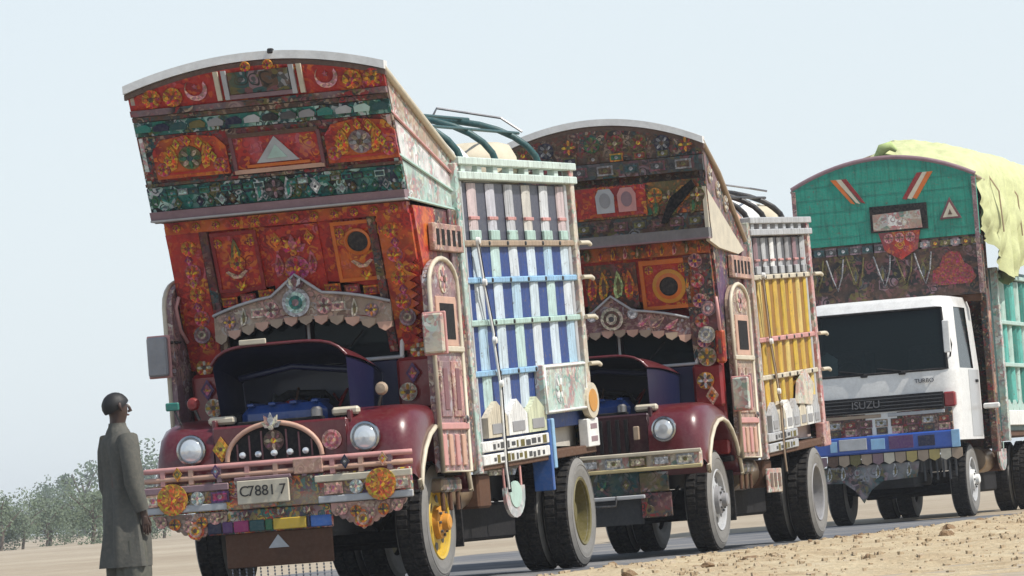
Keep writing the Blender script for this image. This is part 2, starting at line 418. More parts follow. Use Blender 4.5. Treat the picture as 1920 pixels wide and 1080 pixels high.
# ------------------------------------------------------------------ wheels
def tyre_mesh():
    g = G(); sw = (.20, .195, .185); tr = (.011, .011, .012)  # sidewalls paler than tread: road dust, plus sunlight put into the colour
    g.lathe([(.29, -.10), (.33, -.128, sw), (.40, -.140, sw), (.46, -.137, sw), (.502, -.115, sw), (.515, -.10, tr), (.515, .10, tr), (.502, .115, tr), (.46, .137, sw), (.40, .140, sw), (.33, .128, sw), (.29, .10, sw)], 'x', (0, 0, 0), tr, 36)
    g.lathe([(.435, .1395), (.438, .1435), (.446, .1430), (.449, .138)], 'x', (0, 0, 0), sw, 36)
    for i in range(40):
        a = 2 * PI * i / 40
        for s in (-1, 1):
            h = G(); h.box(.012 if s > 0 else -.105, .105 if s > 0 else -.012, -.026, .026, .505, .527, tr, .004)
            aa = a + (.04 if s > 0 else -.04); ca, sa = math.cos(aa), math.sin(aa)
            g.add([(x, y * ca - z * sa, y * sa + z * ca) for x, y, z in h.V], h.F, tr)
    return g.mesh('tyre')
TYRE = tyre_mesh()
def rim_mesh(style, col, hub):
    g = G()
    if style == 'front':
        g.lathe([(.315, .09), (.325, .125), (.315, .135), (.295, .125), (.285, .06), (.255, .055), (.235, .085), (.16, .105), (.145, .10), (.14, .15, hub), (.075, .165, hub), (.07, .215, hub), (.05, .225, hub), (.001, .225, hub)], 'x', (0, 0, 0), col, 28)
        for i in range(6):
            a = i * PI / 3 + .3; g.lathe([(.042, .098), (.040, .1005), (.001, .1003)], 'x', (0, .205 * math.cos(a), .205 * math.sin(a)), 'black', 12)
        for i in range(8):
            a = i * PI / 4; g.lathe([(.014, .14), (.014, .175), (.001, .178)], 'x', (0, .108 * math.cos(a), .108 * math.sin(a)), 'steel', 6, False)
    else:
        g.lathe([(.315, .09), (.325, .125), (.315, .135), (.295, .125), (.285, .02), (.27, -.06), (.16, -.075), (.15, -.06, hub), (.145, .02, hub), (.10, .05, hub), (.001, .055, hub)], 'x', (0, 0, 0), col, 28)
        for i in range(6):
            a = i * PI / 3; g.lathe([(.036, -.066), (.034, -.060), (.001, -.060)], 'x', (0, .215 * math.cos(a), .215 * math.sin(a)), 'black', 12)
        for i in range(8):
            a = i * PI / 4; g.lathe([(.014, -.06), (.014, -.02), (.001, -.018)], 'x', (0, .185 * math.cos(a), .185 * math.sin(a)), 'steel', 6, False)
    return g.mesh('rim')
def wheel(root, x, y, rimme, out=1, label=None):
    h = link('wheel', rimme, 'paint', root, (x, y, .525), (0, 0, 0 if out > 0 else PI), label=label)
    link('tyre', TYRE, 'rubber', h)

def helpers(root):
    def P(name, g, mat='paint', loc=(0, 0, 0), rot=(0, 0, 0), kind=None, label=None, parent=None, fix=True): return part(name, g, mat, parent or root, loc, rot, kind, label, fix)
    def B(name, x0, x1, y0, y1, z0, z1, col, mat='paint', ch=.008, **kw): return P(name, G().box(x0, x1, y0, y1, z0, z1, col, ch), mat, **kw)
    def O(name, kind, r, cols, loc, rot=(0, 0, 0), parent=None, mat='orn', **kw): return link(name, orn(kind, r, cols), mat, parent or root, loc, rot, **kw)
    return P, B, O

def undercarriage(root, S):
    P, B, O = helpers(root); wb = S['wb']
    for s in (-1, 1): B('chassis_rail', s * .42 - .05, s * .42 + .05, -1.05, 4.9, .68, .92, 'steel', 'dark')
    g = G(); g.tube([(-.9, 0, .50), (-.6, 0, .44), (.6, 0, .44), (.9, 0, .50)], .055, 'black', 8); P('front_axle', g, 'dark')
    g = G(); g.tube([(-.95, wb, .525), (.95, wb, .525)], .085, 'black', 10); g.lathe([(.001, -.2), (.14, -.16), (.2, 0), (.14, .16), (.001, .2)], 'x', (0, wb, .525), 'black', 14); P('rear_axle', g, 'dark')
    g = G(); g.tube([(0, .7, .62), (0, wb - .2, .54)], .045, 'steel', 8); P('prop_shaft', g, 'dark')
    for s in (-1, 1):
        for y0 in (0, wb):
            g = G()
            for q in range(4): g.tube([(s * .48, y0 - .55 + q * .09, .70 - q * .03), (s * .48, y0, .545 - q * .022), (s * .48, y0 + .55 - q * .09, .70 - q * .03)], .016, 'black', 4)
            P('leaf_spring', g, 'dark')
    B('engine', -.33, .33, -.75, .55, .48, 1.25, 'steel', 'dark', .04)
    B('gearbox', -.2, .2, .56, 1.14, .42, .9, 'steel', 'dark', .04)
    B('underbody_box', -.80, .80, 1.15, 3.35, .33, .67, 'black', 'dark', .03)  # black box slung low between the axles
    g = G(); g.lathe([(.001, 0), (.17, .01), (.19, .05), (.19, .75), (.17, .79), (.001, .8)], 'y', (.88, .25 + S['dy'], .80), 'tan', 16); P('fuel_tank', g, 'metal')
    B('battery_box', .72, 1.12, 1.0 + S['dy'], 1.4 + S['dy'], .62, .92, 'brown', 'dark', .02)
    rf, rr = rim_mesh('front', *S['rimf']), rim_mesh('rear', *S['rimr'])
    for s in (-1, 1):
        wheel(root, s * .90, 0, rf, s); wheel(root, s * 1.06, wb, rr, s); wheel(root, s * .76, wb, rr, s)

def lean(z, a, b):        # linear y over z through (z0,y0),(z1,y1)
    return a[1] + (z - a[0]) * (b[1] - a[1]) / (b[0] - a[0])

def front_map(yf): return lambda u, v, w: (u, yf(v) - w, v)
SIDE = lambda X: (lambda u, v, w: (X + w, u, v))
def arcz(x, hw, ze, zc): return ze + (zc - ze) * (1 - (x / hw) ** 2)

def arch_shell(S, root):
    """roof of the crown: front arch down to the load bed, its side boards and trim"""
    P, B, O = helpers(root); hw, ze, zc, dy = S['hw'], S['cze'], S['czc'], S['dy']
    yt = S['yc'](ze); yb, zbe, zbc = S['cback']
    g = G(); rows = []
    for t in [i / 6 for i in range(7)]:
        y = yt + (yb - yt) * t; a = ze + (zbe - ze) * t; c = zc + (zbc - zc) * t
        rows.append([(hw * x / 8, y, arcz(hw * x / 8, hw, a, c)) for x in range(-8, 9)])
    up = [[(x, y, z + .02) for x, y, z in r] for r in rows]
    g.grid(rows, S['roofcol']); g.grid(up, S['roofcol']); P('crown_roof', g, 'paint', fix=False)
    # pale trim along the arch
    n = 24; g = G(); yf = S['yc']
    pts = [(hw * 1.02 * (2 * i / n - 1)) for i in range(n + 1)]
    lo = [(x, arcz(x, hw, ze, zc) - .035) for x in pts]; hi = [(x, arcz(x, hw, ze, zc) + .035) for x in pts]
    g.slab(lo + hi[::-1], front_map(lambda z: yt), .05, .10, 'white', 'white'); P('arch_trim', g, 'paint')
    g = G()
    lo = [(x, arcz(x, hw, ze, zc) - .085) for x in pts]; hi = [(x, arcz(x, hw, ze, zc) - .04) for x in pts]
    g.slab(lo + hi[::-1], front_map(lambda z: yt), .022, .05, 'brown'); P('arch_beading', g, 'paint')

def scallops(x0, x1, n, depth, top, f, w, d, col, g=None):
    """a board edge of n rounded drops hanging from z=top"""
    g = g or G(); st = (x1 - x0) / n
    for i in range(n):
        c = x0 + (i + .5) * st
        poly = [(c - st * .49, top), ] + [(c + st * .47 * math.cos(a), top - depth * .35 + depth * .65 * math.sin(a)) for a in [PI + j * PI / 6 for j in range(7)]] + [(c + st * .49, top)]
        g.slab(poly, f, w, d, col)
    return g

# ------------------------------------------------------------------ bonneted, painted lorry: nose, cab, load bed
def nose(root, S):
    P, B, O = helpers(root); fw = S['fire']       # y of the firewall / windscreen foot
    gl = 'gloss'
    g = G(); g.box(-.60, .60, -1.10, -1.04, .98, 1.47, S['nose'], .02)
    P('nose_panel', g, gl)
    for s in (-1, 1): B('engine_side_panel', s * .60 - .02, s * .60 + .02, -1.03, fw, 1.0, 1.53, S['nose'], gl)
    B('radiator', -.40, .36, -1.0, -.93, 1.0, 1.5, 'black', 'dark')
    B('firewall', -.80, .80, fw, fw + .05, .9, 1.95, 'navy', 'lining')
    if S['open']:
        B('rocker_cover', -.40, .36, -.92, -.55, 1.3, 1.63, (.012, .05, .20), 'gloss', .07)
        for i in range(4): B('cover_rib', -.33 + i * .19, -.27 + i * .19, -.93, -.56, 1.62, 1.65, (.012, .05, .20), 'gloss', .012)
        for i in range(5):
            g = G(); g.tube([(-.42 + i * .2, -.56, 1.58), (-.45 + i * .22, -.45, 1.68 + .04 * (i % 3)), (-.3 + i * .15, -.3, 1.62), (-.2 + i * .1, fw - .05, 1.70)], .012 + .006 * (i % 2), ('black', 'steel', 'brown', 'black', 'deep')[i], 6); P('engine_hose', g, 'dark')
        g = G(); g.lathe([(.001, 1.50), (.05, 1.50), (.05, 1.56), (.03, 1.58), (.001, 1.58)], 'z', (.30, -.97, 0), 'grey', 12); P('radiator_cap', g, 'metal')
        B('battery', -.58, -.42, -.80, -.55, 1.35, 1.58, 'black', 'dark', .02)
        B('engine_head', -.28, .28, -.5, fw - .1, 1.3, 1.58, 'brown', 'dark', .05)
        g = G(); g.tube([(-.3, -.5, 1.6), (-.1, -.45, 1.72), (.2, -.4, 1.70), (.32, -.3, 1.55)], .035, 'black', 8); P('air_hose', g, 'dark')
        g = G(); g.tube([(-.22, -.52, 1.60), (-.05, -.52, 1.64), (.1, -.5, 1.60)], .03, 'deep', 8); P('fuel_pipe', g, 'paint')
    # bonnet lid, tipped up: hinge near the firewall, arched section
    hy, hz = fw - .02, 1.98; ty, tz = -.98, S['lidz']; hw = .67
    rows = []; und = []
    for i in range(9):
        t = i / 8; y = hy + (ty - hy) * t; z = hz + (tz - hz) * t + .02 * math.sin(PI * t); q = []
        wd = hw * (1 - .06 * t)
        for j in range(17):
            u = j / 8 - 1; ex = abs(u) ** 5
            q.append((wd * (u if abs(u) < .8 else math.copysign(.8 + (abs(u) - .8) * .8, u)), y - .04 * t * (1 - u * u), z - .11 * ex * (1 + .3 * t)))
        rows.append(q)
    g = G(); g.grid(rows, 'maroon'); lid = P('bonnet_lid', g, gl, fix=False)
    g = G(); g.grid([[(x * .985, y + .012, z - .022) for x, y, z in r] for r in rows], 'navy')
    # inner skin hanging down at the sides and rear: dark blue lining
    for s in (0, 16):
        g.grid([[(r[s][0] * .98, r[s][1] + .012, r[s][2] - .02) for r in rows], [(r[s][0] * .95, r[s][1] * .9, max(1.50, r[s][2] - .50)) for r in rows]], 'navy')
    P('bonnet_lining', g, 'lining', parent=lid, fix=False)
    g = G(); g.tube([(x, y - .005, z) for x, y, z in rows[-1]], .013, 'maroon', 8); P('lid_rim', g, gl, parent=lid)
    g = G(); g.box(-.32, -.08, rows[-1][5][1] - .035, rows[-1][5][1] - .015, tz + .005, tz + .05, 'cream'); P('lid_badge', g, 'paint', parent=lid)
    # cross-beam behind lining to read as a rib
    g = G(); g.tube([(-.5, -.55, 1.88), (0, -.6, 1.95), (.5, -.55, 1.88)], .03, 'navy', 8); P('lid_rib', g, 'lining', parent=lid)
    # fenders
    for s in (-1, 1):
        oc = [(-1.12, .98), (-1.13, 1.15), (-1.10, 1.32), (-1.02, 1.44), (-.88, 1.515), (-.66, 1.55), (-.40, 1.55), (-.15, 1.52), (.12, 1.46), (.35, 1.36), (.52, 1.22), (.62, 1.05), (.66, .86)]
        n = len(oc); ac = [(-.16 + .80 * math.cos(PI - PI * 1.02 * i / (n - 1)), .62 + .74 * math.sin(PI - PI * 1.02 * i / (n - 1))) for i in range(n)]
        ac[0] = (-.97, .90); ac[-1] = (.60, .80)
        def row(x, t): return [(s * x, o_[0] + (a_[0] - o_[0]) * t, o_[1] + (a_[1] - o_[1]) * t) for o_, a_ in zip(oc, ac)]
        g = G(); g.grid([row(.59, 0), row(.90, 0), row(1.02, .03), row(1.10, .16), row(1.145, .42), row(1.155, .75), row(1.15, 1), row(1.10, 1), row(.62, 1)], 'maroon')
        f = P('fender', g, gl, fix=False)
        g = G(); g.tube(row(1.158, .98), .022, 'cream', 8); P('fender_trim', g, 'paint', parent=f)
        x = s * .77
        g = G(); g.lathe([(.125, -.02), (.132, -.05), (.128, -.07), (.112, -.075), (.105, -.06)], 'y', (x, -1.115, 1.29), 'lgrey', 28)
        h = P('headlight', g, 'chrome')
        g = G(); g.lathe([(.108, -.055), (.09, -.075), (.05, -.088), (.001, -.092)], 'y', (x, -1.115, 1.29), 'white', 24); P('headlight_lens', g, 'lens', parent=h)
        g = G(); g.box(s * .55 - .12, s * .55 + .12, -.98, -.9, 1.49, 1.56, 'cream', .02); P('bonnet_catch', g, 'paint')
    # grille arch with bulbs
    if S['grille']:
        gx = -.05
        g = G(); g.slab(circ(.41, 20, gx, 1.17, 0, PI, .29), FR, 1.108, .01, 'black'); P('grille_opening', g, 'dark')
        g = G(); g.tube([(u, -1.13, v) for u, v in circ(.42, 22, gx, 1.17, 0, PI, .30)], .022, 'peach', 8); P('grille_hoop', g, 'paint')
        O('grille_crest', 'lotus', .13, ('cream', 'lgrey', 'pink', 'cream'), (gx, -1.15, 1.48))
        O('grille_emblem', 'rosette', .09, ('brown', 'tan', 'wine', 'amber'), (gx, -1.115, 1.32))
        for i in range(7): B('grille_bar', gx - .33 + i * .11 - .008, gx - .33 + i * .11 + .008, -1.118, -1.109, 1.17, 1.17 + .25 * math.sqrt(max(0, 1 - ((i - 3) * .11 / .40) ** 2)), 'wine', ch=.003)
        for i in range(5):
            g = G(); g.lathe([(.001, -.03), (.026, -.02), (.03, 0), (.02, .02)], 'y', (gx - .28 + i * .14, -1.13, 1.215), 'white', 10); P('running_lamp', g, 'lens')
        O('round_reflector', 'bullseye', .085, ('pink', 'rose', 'pink', 'rose'), (.46, -1.115, 1.29))
        O('diamond_reflector', 'diamond', .11, ('amber', 'yellow', 'brown'), (-.52, -1.115, 1.28))
    else:
        for i in range(9): B('grille_bar', -.36 + i * .09 - .02, -.36 + i * .09 + .02, -1.118, -1.105, 1.08, 1.42, 'black', 'dark', ch=.003)
        B('side_lamp', .44, .50, -1.15, -1.11, 1.20, 1.34, 'tan'); B('side_lamp', -.50, -.44, -1.15, -1.11, 1.20, 1.34, 'tan')
        g = G(); g.tube([(-.1, -1.13, 1.28), (.0, -1.15, 1.28)], .07, 'grey', 12); P('horn', g, 'metal')

def cab(root, S):
    P, B, O = helpers(root); dy = S['dy']; yf = S['yface']; fm = front_map(yf); fw = S['fire']
    # shell: back wall, side skins, roof under the crown, floor
    yb = .93 + dy
    B('cab_rear_wall', -1.12, 1.12, yb - .05, yb, .95, 3.25, 'wine', 'matte')
    B('cab_floor', -1.1, 1.1, fw + .06, yb - .06, .92, .98, 'black', 'dark')
    B('cab_ceiling', -1.1, 1.1, yf(3.2) + .1, yb - .06, 3.15, 3.22, 'deep', 'matte')
    B('bench_seat', -1.0, 1.0, yb - .6, yb - .1, 1.3, 1.5, 'brown', 'cloth', .05)
    B('seat_back', -1.0, 1.0, yb - .16, yb - .06, 1.52, 2.15, 'brown', 'cloth', .04)
    g = G(); g.tube([(-.45 + .2 * math.cos(a), fw + .35 + .07 * math.sin(a), 1.95 + .18 * math.sin(a)) for a in [i * PI / 8 for i in range(16)]], .015, 'black', 6, closed=True); P('steering_wheel', g, 'dark')
    # face board over the windscreen
    g = G(); top = 3.27; hx = 1.09
    ar = [(x, 2.52 + .16 * (1 - (x / .85) ** 2)) for x in [-.85 + i * .17 for i in range(11)]]
    g.slab([(-hx, 2.0), (-.85, 2.0)] + ar + [(.85, 2.0), (hx, 2.0), (hx, top), (-hx, top)], fm, 0, .06, 'red')
    P('face_board', g, 'art_red')
    B('windscreen_header', -.84, .84, fw + .02, fw + .06, 2.40, 2.55, 'deep', 'matte')
    # windscreen: two panes in a pale frame
    for s in (-1, 1):
        g = G(); g.box(s * .43 - .39, s * .43 + .39, fw + .035, fw + .045, 1.97, 2.40, 'black', .003); P('windscreen_pane', g, 'glass')
    g = G(); g.tube([(-.84, fw, 1.97), (.84, fw, 1.97)], .018, 'lgrey', 6); g.tube([(0, fw, 1.97), (0, fw, 2.42)], .016, 'lgrey', 6)
    for s in (-1, 1): g.tube([(s * .80, fw, 2.42), (s * .84, fw, 2.2), (s * .82, fw, 1.97)], .022, 'white', 6)
    P('windscreen_frame', g, 'paint')
    g = G(); g.tube([(.25, fw - .03, 1.98), (.5, fw - .04, 2.22)], .008, 'black', 5); P('wiper', g, 'dark')
    for s in (-1, 1): B('cowl', s * .93 - .16, s * .93 + .16, fw - .04, fw + .06, 1.50, 1.96, 'deep', 'gloss', .03)
    for s in (-1, 1): B('cowl_side', s * .96 - .13, s * .96 + .13, yf(1.9) - .02, fw + .02 if fw > yf(1.9) else yf(1.9) + .05, 1.0, 2.02, 'deep', 'gloss', .02)
    # visor brow: arched board with scalloped underside
    by = yf(2.5) - .16; bm_ = lambda u, v, w: (u, by - w + .12 * (u / .8) ** 2, v)
    n = 14; xs_ = [-.80 + 1.6 * i / n for i in range(n + 1)]
    lo = lambda x: 2.23 + .12 * (1 - (x / .8) ** 2); hi = lambda x: 2.45 + .13 * (1 - (x / .8) ** 2) + .16 * max(0, 1 - abs(x) / .22)
    g = G(); g.slab([(x, lo(x)) for x in xs_] + [(x, hi(x)) for x in xs_[::-1]], bm_, .0, .04, S['brow']); vis = P('visor_board', g, S['browmat'])
    g = G()
    for i in range(12):
        c = -.74 + i * 1.48 / 11
        g.slab([(c - .064, lo(c) + .03), (c - .05, lo(c) - .02), (c, lo(c) - .05), (c + .05, lo(c) - .02), (c + .064, lo(c) + .03)], bm_, .006, .03, 'peach' if i % 2 else 'tan')
    P('visor_scallops', g, 'paint', kind='stuff', parent=vis)
    g = G(); g.tube([(x, by - .02 + .12 * (x / .8) ** 2, hi(x)) for x in xs_], .014, 'lgrey', 6); P('visor_beading', g, 'paint', parent=vis)
    # visor underside sheet and side cheeks
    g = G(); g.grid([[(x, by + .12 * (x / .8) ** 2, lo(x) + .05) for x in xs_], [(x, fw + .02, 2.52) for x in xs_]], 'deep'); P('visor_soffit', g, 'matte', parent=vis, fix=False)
    return vis, by, bm_, lo, hi

def cab_side(root, S):
    P, B, O = helpers(root); dy = S['dy']
    for s in (1, -1):
        X = 1.12; f = lambda u, v, w: (s * (X + w), u, v)
        def SB(name, y0, y1, z0, z1, w, d, col, mat='paint', ch=.008, **kw):
            return B(name, min(s * (X + w), s * (X + w - d)), max(s * (X + w), s * (X + w - d)), y0 + dy, y1 + dy, z0, z1, col, mat, ch, **kw)
        ya = max(S['yface'](1.5) + .02 - dy, -.1)
        SB('side_skin', ya, .91, .95, 3.24, .0, .04, 'wine', 'art_brown')
        g = G(); g.slab([(S['yface'](3.24) + .02, 3.24), (dy + ya, 3.24), (dy + ya, 2.0), (S['yface'](2.0) + .02, 2.0)], f, .0, .04, S['cheek']); P('side_cheek', g, 'art_red' if S['cheek'] == 'orange' else 'art_brown')
        SB('corner_post', .62, .90, .95, 3.24, .03, .03, 'mauve', 'art_brown')
        # vented frieze
        fr = SB('vent_frieze', -.04, .90, 2.86, 3.10, .06, .05, 'peach', 'art_pink')
        for i in range(5): SB('vent_slot', .04 + i * .17, .13 + i * .17, 2.91, 3.05, .064, .01, 'black', 'dark', .002, parent=fr)
        # door with arched top
        pts = [(-.36 + dy, .95), (.52 + dy, .95), (.52 + dy, 2.55)] + [(.08 + .44 * math.cos(a) + dy, 2.55 + .24 * math.sin(a)) for a in [i * PI / 10 for i in range(1, 10)]] + [(-.36 + dy, 2.55)]
        g = G(); g.slab(pts, f, .07, .06, S['door']); dr = P('door_panel', g, 'art_pink')
        g = G(); g.tube([(s * (X + .075), p[0], p[1]) for p in pts], .022, 'cream', 6, closed=True); P('door_beading', g, 'paint', parent=dr)
        SB('window_surround', -.20, .42, 2.03, 2.46, .082, .02, 'peach', parent=dr)
        SB('window_opening', -.11, .33, 2.09, 2.40, .087, .01, 'black', 'dark', parent=dr)
        link('door_rosette', orn('rosette', .12, ('cream', 'pink', 'mauve', 'brown')), 'paint', dr, (s * (X + .07), .08 + dy, 2.61), (0, 0, s * PI / 2))
        SB('door_ledge', -.38, .54, 1.98, 2.03, .10, .04, 'cream', parent=dr)
        for i in range(2):
            y0 = -.25 + i * .38
            SB('door_tile', y0, y0 + .30, 1.42, 1.90, .085, .02, S['tile'][i], 'art_pink', parent=dr); SB('door_slot', y0 + .08, y0 + .20, 1.48, 1.84, .092, .012, 'wine', parent=dr)
        SB('door_rail', -.36, .52, 1.31, 1.37, .095, .03, 'pink', parent=dr)
        for i in range(4):
            y0 = -.30 + i * .20
            SB('door_slat', y0, y0 + .10, 1.0, 1.27, .088, .025, 'peach' if i % 2 else 'pink', parent=dr)
        link('door_handle', orn('bullseye', .035, ('lgrey', 'steel', 'grey')), 'metal', dr, (s * (X + .09), .45 + dy, 1.40), (0, 0, s * PI / 2))
        SB('step', -.2, .4, .78, .90, .02, .25, 'tan', 'art_grey', .02)
        for i in range(3): SB('step_hanger', -.15 + i * .24, -.10 + i * .24, .62, .78, .0, .03, 'brown', 'dark')
        # mirror box on the front corner
        mx, my, mz = S['mirror']
        g = G(); g.box(s * mx - .09, s * mx + .09, my, my + .06, mz - .17, mz + .17, 'cream' if s > 0 else 'grey', .015); mi = P('mirror', g, 'art_pale' if s > 0 else 'paint')
        g = G(); g.box(s * mx - .105, s * mx + .105, my + .062, my + .09, mz - .185, mz + .185, 'pink', .01); P('mirror_back', g, 'paint', parent=mi)
        g = G(); g.tube([(s * (mx - .05), my + .07, mz + .12), (s * 1.1, my + .25, mz + .12)], .013, 'steel', 6); P('mirror_arm', g, 'metal', parent=mi)
        g = G(); g.tube([(s * 1.10, S['yface'](2.2) - .02, 2.25), (s * 1.12, S['yface'](2.3) - .10, 2.36), (s * 1.12, S['yface'](2.5) - .10, 2.55), (s * 1.10, S['yface'](2.6) - .02, 2.64)], .018, 'pink', 8); P('grab_handle', g, 'paint')

def load_bed(root, S):
    """ribbed load body; everything sits in a frame tilted a little nose-down"""
    by0, L = S['bed'], S['bedL']; th = R(S['tilt']); X = 1.19
    loc, rot = (0, by0, 1.0), (th, 0, 0)
    def P(name, g, mat='paint', kind=None, label=None, parent=None, fix=True): return part(name, g, mat, parent or root, (0, 0, 0) if parent else loc, (0, 0, 0) if parent else rot, kind, label, fix)
    def B(name, x0, x1, y0, y1, z0, z1, col, mat='paint', ch=.008, **kw): return P(name, G().box(x0, x1, y0, y1, z0, z1, col, ch), mat, **kw)
    zt = S['bedz']
    B('bed_floor', -1.18, 1.18, .02, L, -.06, .02, 'brown', 'matte')
    B('headboard', -1.17, 1.17, .0, .05, .03, zt, 'wine', 'art_brown')
    B('tailboard', -1.17, 1.17, L - .05, L, .03, zt, 'mauve', 'art_brown')
    rl = S['rails']
    for s in (1, -1):
        B('back_panel', s * 1.10 - .02, s * 1.10 + .02, .06, S['arch'][0] + .02, .03, rl[0], S['panel'], 'plank'); B('back_panel', s * 1.10 - .02, s * 1.10 + .02, S['arch'][0] + .022, L - .06, S['scz'] - .2, rl[0], S['panel'], 'plank')
        B('wheel_box', s * .62 - .01, s * .62 + .01, S['arch'][0], L - .1, .0, S['scz'] - .2, 'black', 'dark')
        B('upper_back_panel', s * 1.095 - .02, s * 1.095 + .02, .06, L - .06, rl[0] + .01, zt - .18, S['upanel'], 'paint')
        def sx(a, b): return (min(s * a, s * b), max(s * a, s * b))
        # plank ribs, one per bay between the rails
        nr = S['nrib']; pitch = (L - .30) / nr
        zr = [zt - .16] + rl + [S['scz']]
        for b_ in range(len(zr) - 1):
            for i in range(nr):
                y = .24 + pitch * (i + .5)
                if S['plate'] and b_ == len(zr) - 2 and y > S['arch'][0] - .1: continue
                z1, z0 = zr[b_] - .03, zr[b_ + 1] + .03
                c = S['ribtop'][(i * 3 + 1) % len(S['ribtop'])] if b_ == 0 else S['rib'][(i + b_ * 2) % len(S['rib'])]
                g = G(); w_ = pitch * .225
                prof = [(-w_, 1.121), (-w_ * .92, 1.132), (-w_ * .5, 1.140), (0, 1.143), (w_ * .5, 1.140), (w_ * .92, 1.132), (w_, 1.121)]
                nz = 5; rows = []
                for q in range(nz + 1):
                    zz = z0 + (z1 - z0) * q / nz
                    rows.append([(s * (p[1] + .006 * mnoise.noise((y * 3, zz * 2, b_))), y + p[0], zz) for p in prof])
                g.grid(rows, c); g.add([r for r in rows[0]] + [r for r in rows[-1]], [list(range(7)), list(range(7, 14))], c)
                if b_ == 0: g.box(*sx(1.12, 1.150), y - w_ * 1.05, y + w_ * 1.05, z0 - .0, z0 + .09, S['foot'], .006); g.box(*sx(1.12, 1.148), y - w_ * 1.0, y + w_ * 1.0, z0 + (z1 - z0) * .36, z0 + (z1 - z0) * .42, 'pink', .004)
                P('plank_rib', g, 'plank', fix=True)
        # horizontal rails
        for i, z in enumerate(rl):
            g = G(); g.box(*sx(1.12, 1.165), .02, L + .10, z - .028, z + .028, S['railcol'][i % len(S['railcol'])], .01)
            r_ = P('rail', g, 'plank')
            g = G()
            for q in range(nr): g.lathe([(.022, .0), (.018, s * .014), (.001, s * .018)], 'x', (s * 1.163, .24 + pitch * (q + 1), z), 'steel', 8)
            P('rail_bolts', g, 'metal', kind='stuff', parent=r_)
        for z in (zt, zt - .13):
            B('top_rail', *sx(1.08, 1.20), -.02, L + .06, z - .035, z + .035, S['toprail'], 'plank')
        for i in range(8): B('top_rail_block', *sx(1.10, 1.17), .12 + i * (L - .25) / 7, .26 + i * (L - .25) / 7, zt - .095, zt - .035, S['toprail'], ch=.004)
        # corner posts
        B('front_post', *sx(1.10, 1.175), -.10, .02, -.08, zt - .02, S['post'], 'art_pale'); B('inner_post', *sx(1.08, 1.15), .10, .17, -.02, zt - .17, 'lgrey')
        B('rear_post', *sx(1.10, 1.18), L - .13, L + .0, .0, zt + .03, S['post2'], 'art_pale'); B('rear_stay', *sx(1.09, 1.15), L - .28, L - .20, .35, zt - .17, 'lgrey')
        for z in rl:
            g = G(); g.tube([(s * 1.20, L - .05, z), (s * 1.24, L + .12, z + .0), (s * 1.24, L + .2, z - .02)], .022, 'cream', 6); P('rail_hook', g)
        # pointed teeth and lower boards
        a0 = S['arch'][0]; z0 = S['scz']; f = lambda u, v, w_: (s * (1.12 + w_), u, v)
        nt_ = S['nteeth']; st = ((a0 if S['plate'] else L - .34) - .22) / nt_
        for i in range(nt_):
            y = .22 + st * i; g = G()
            g.slab([(y + .01, z0 - .20), (y + st - .01, z0 - .20), (y + st - .01, z0 - .02), (y + st * .5, z0 + .12), (y + .01, z0 - .02)], f, .07, .06, S['teeth'][i % len(S['teeth'])]); P('toothed_board', g, 'plank')
            g = G(); g.box(*sx(1.19, 1.197), y + st * .2, y + st * .8, z0 - .17, z0 - .08, S['toothin'], .002); P('tooth_inlay', g, 'paint')
        for i in range(2):
            zb = S['boardz'] + i * -.115
            bd = B('lower_board', *sx(1.12, 1.20), -.02, a0, zb, zb + .095, S['board'], 'plank')
            g = G(); rr = random.Random(i + 3); y = .3
            while y < a0 - .2:
                l = rr.uniform(.05, .16); hh = rr.uniform(.018, .04); g.box(*sx(1.199, 1.204), y, y + l, zb + .048 - hh, zb + .048 + hh * rr.uniform(.3, 1), 'steel' if rr.random() < .7 else 'olive', .001); y += l + rr.uniform(.03, .10)
            P('worn_stencil_marks', g, 'matte', kind='stuff', parent=bd)
        # panel over the wheel, tail board
        if S['plate']:
            pl = B('wheel_arch_panel', *sx(1.12, 1.215), a0 - .10, L - .34, z0 - .06, z0 + .40, 'mint', 'art_pale')
            link('panel_rosette', orn('rosette', .14, ('lgrey', 'mint', 'white', 'tan')), 'paint', pl, (s * 1.21, a0 + .42, z0 + .17), (0, 0, s * PI / 2))
            g = G(); g.tube([(s * 1.22, a0 - .08, z0 - .04), (s * 1.22, L - .36, z0 - .04), (s * 1.22, L - .36, z0 + .38), (s * 1.22, a0 - .08, z0 + .38)], .014, 'white', 6, closed=True); P('panel_beading', g, parent=pl)
            g = G(); g.slab(circ(.24, 20, L - .20, z0 + .02, rz=.17), f, .115, .06, 'cream'); P('tail_roundel', g)
            g = G(); g.slab(circ(.16, 16, L - .20, z0 + .02, rz=.11), f, .122, .02, 'amber'); P('tail_roundel_centre', g)
            tb = B('tail_skirt', *sx(1.12, 1.215), L - .40, L + .02, z0 - .42, z0 - .15, 'white')
            for q in range(2): B('skirt_mark', *sx(1.214, 1.219), L - .30, L - .06, z0 - .37 + q * .12, z0 - .32 + q * .12, 'mauve', ch=.002, parent=tb)
            B('mudflap', *sx(1.02, 1.21), a0 - .04, a0 + .02, -.34, z0 - .10, 'blue', 'paint'); B('mudflap_edge', *sx(1.10, 1.225), a0 + .03, a0 + .11, -.14, z0 - .10, 'sky')
        else:
            g = G(); g.slab([(a0 + .1, z0 + .06), (a0 + .9, z0 + .02), (a0 + 1.1, z0 + .24), (a0 + .7, z0 + .42), (a0 + .25, z0 + .30)], f, .085, .03, 'cream'); P('pale_patch', g, 'art_pale')
            B('tail_skirt', *sx(1.12, 1.215), L - .35, L + .02, z0 - .48, z0 - .21, 'pink', 'art_pink')
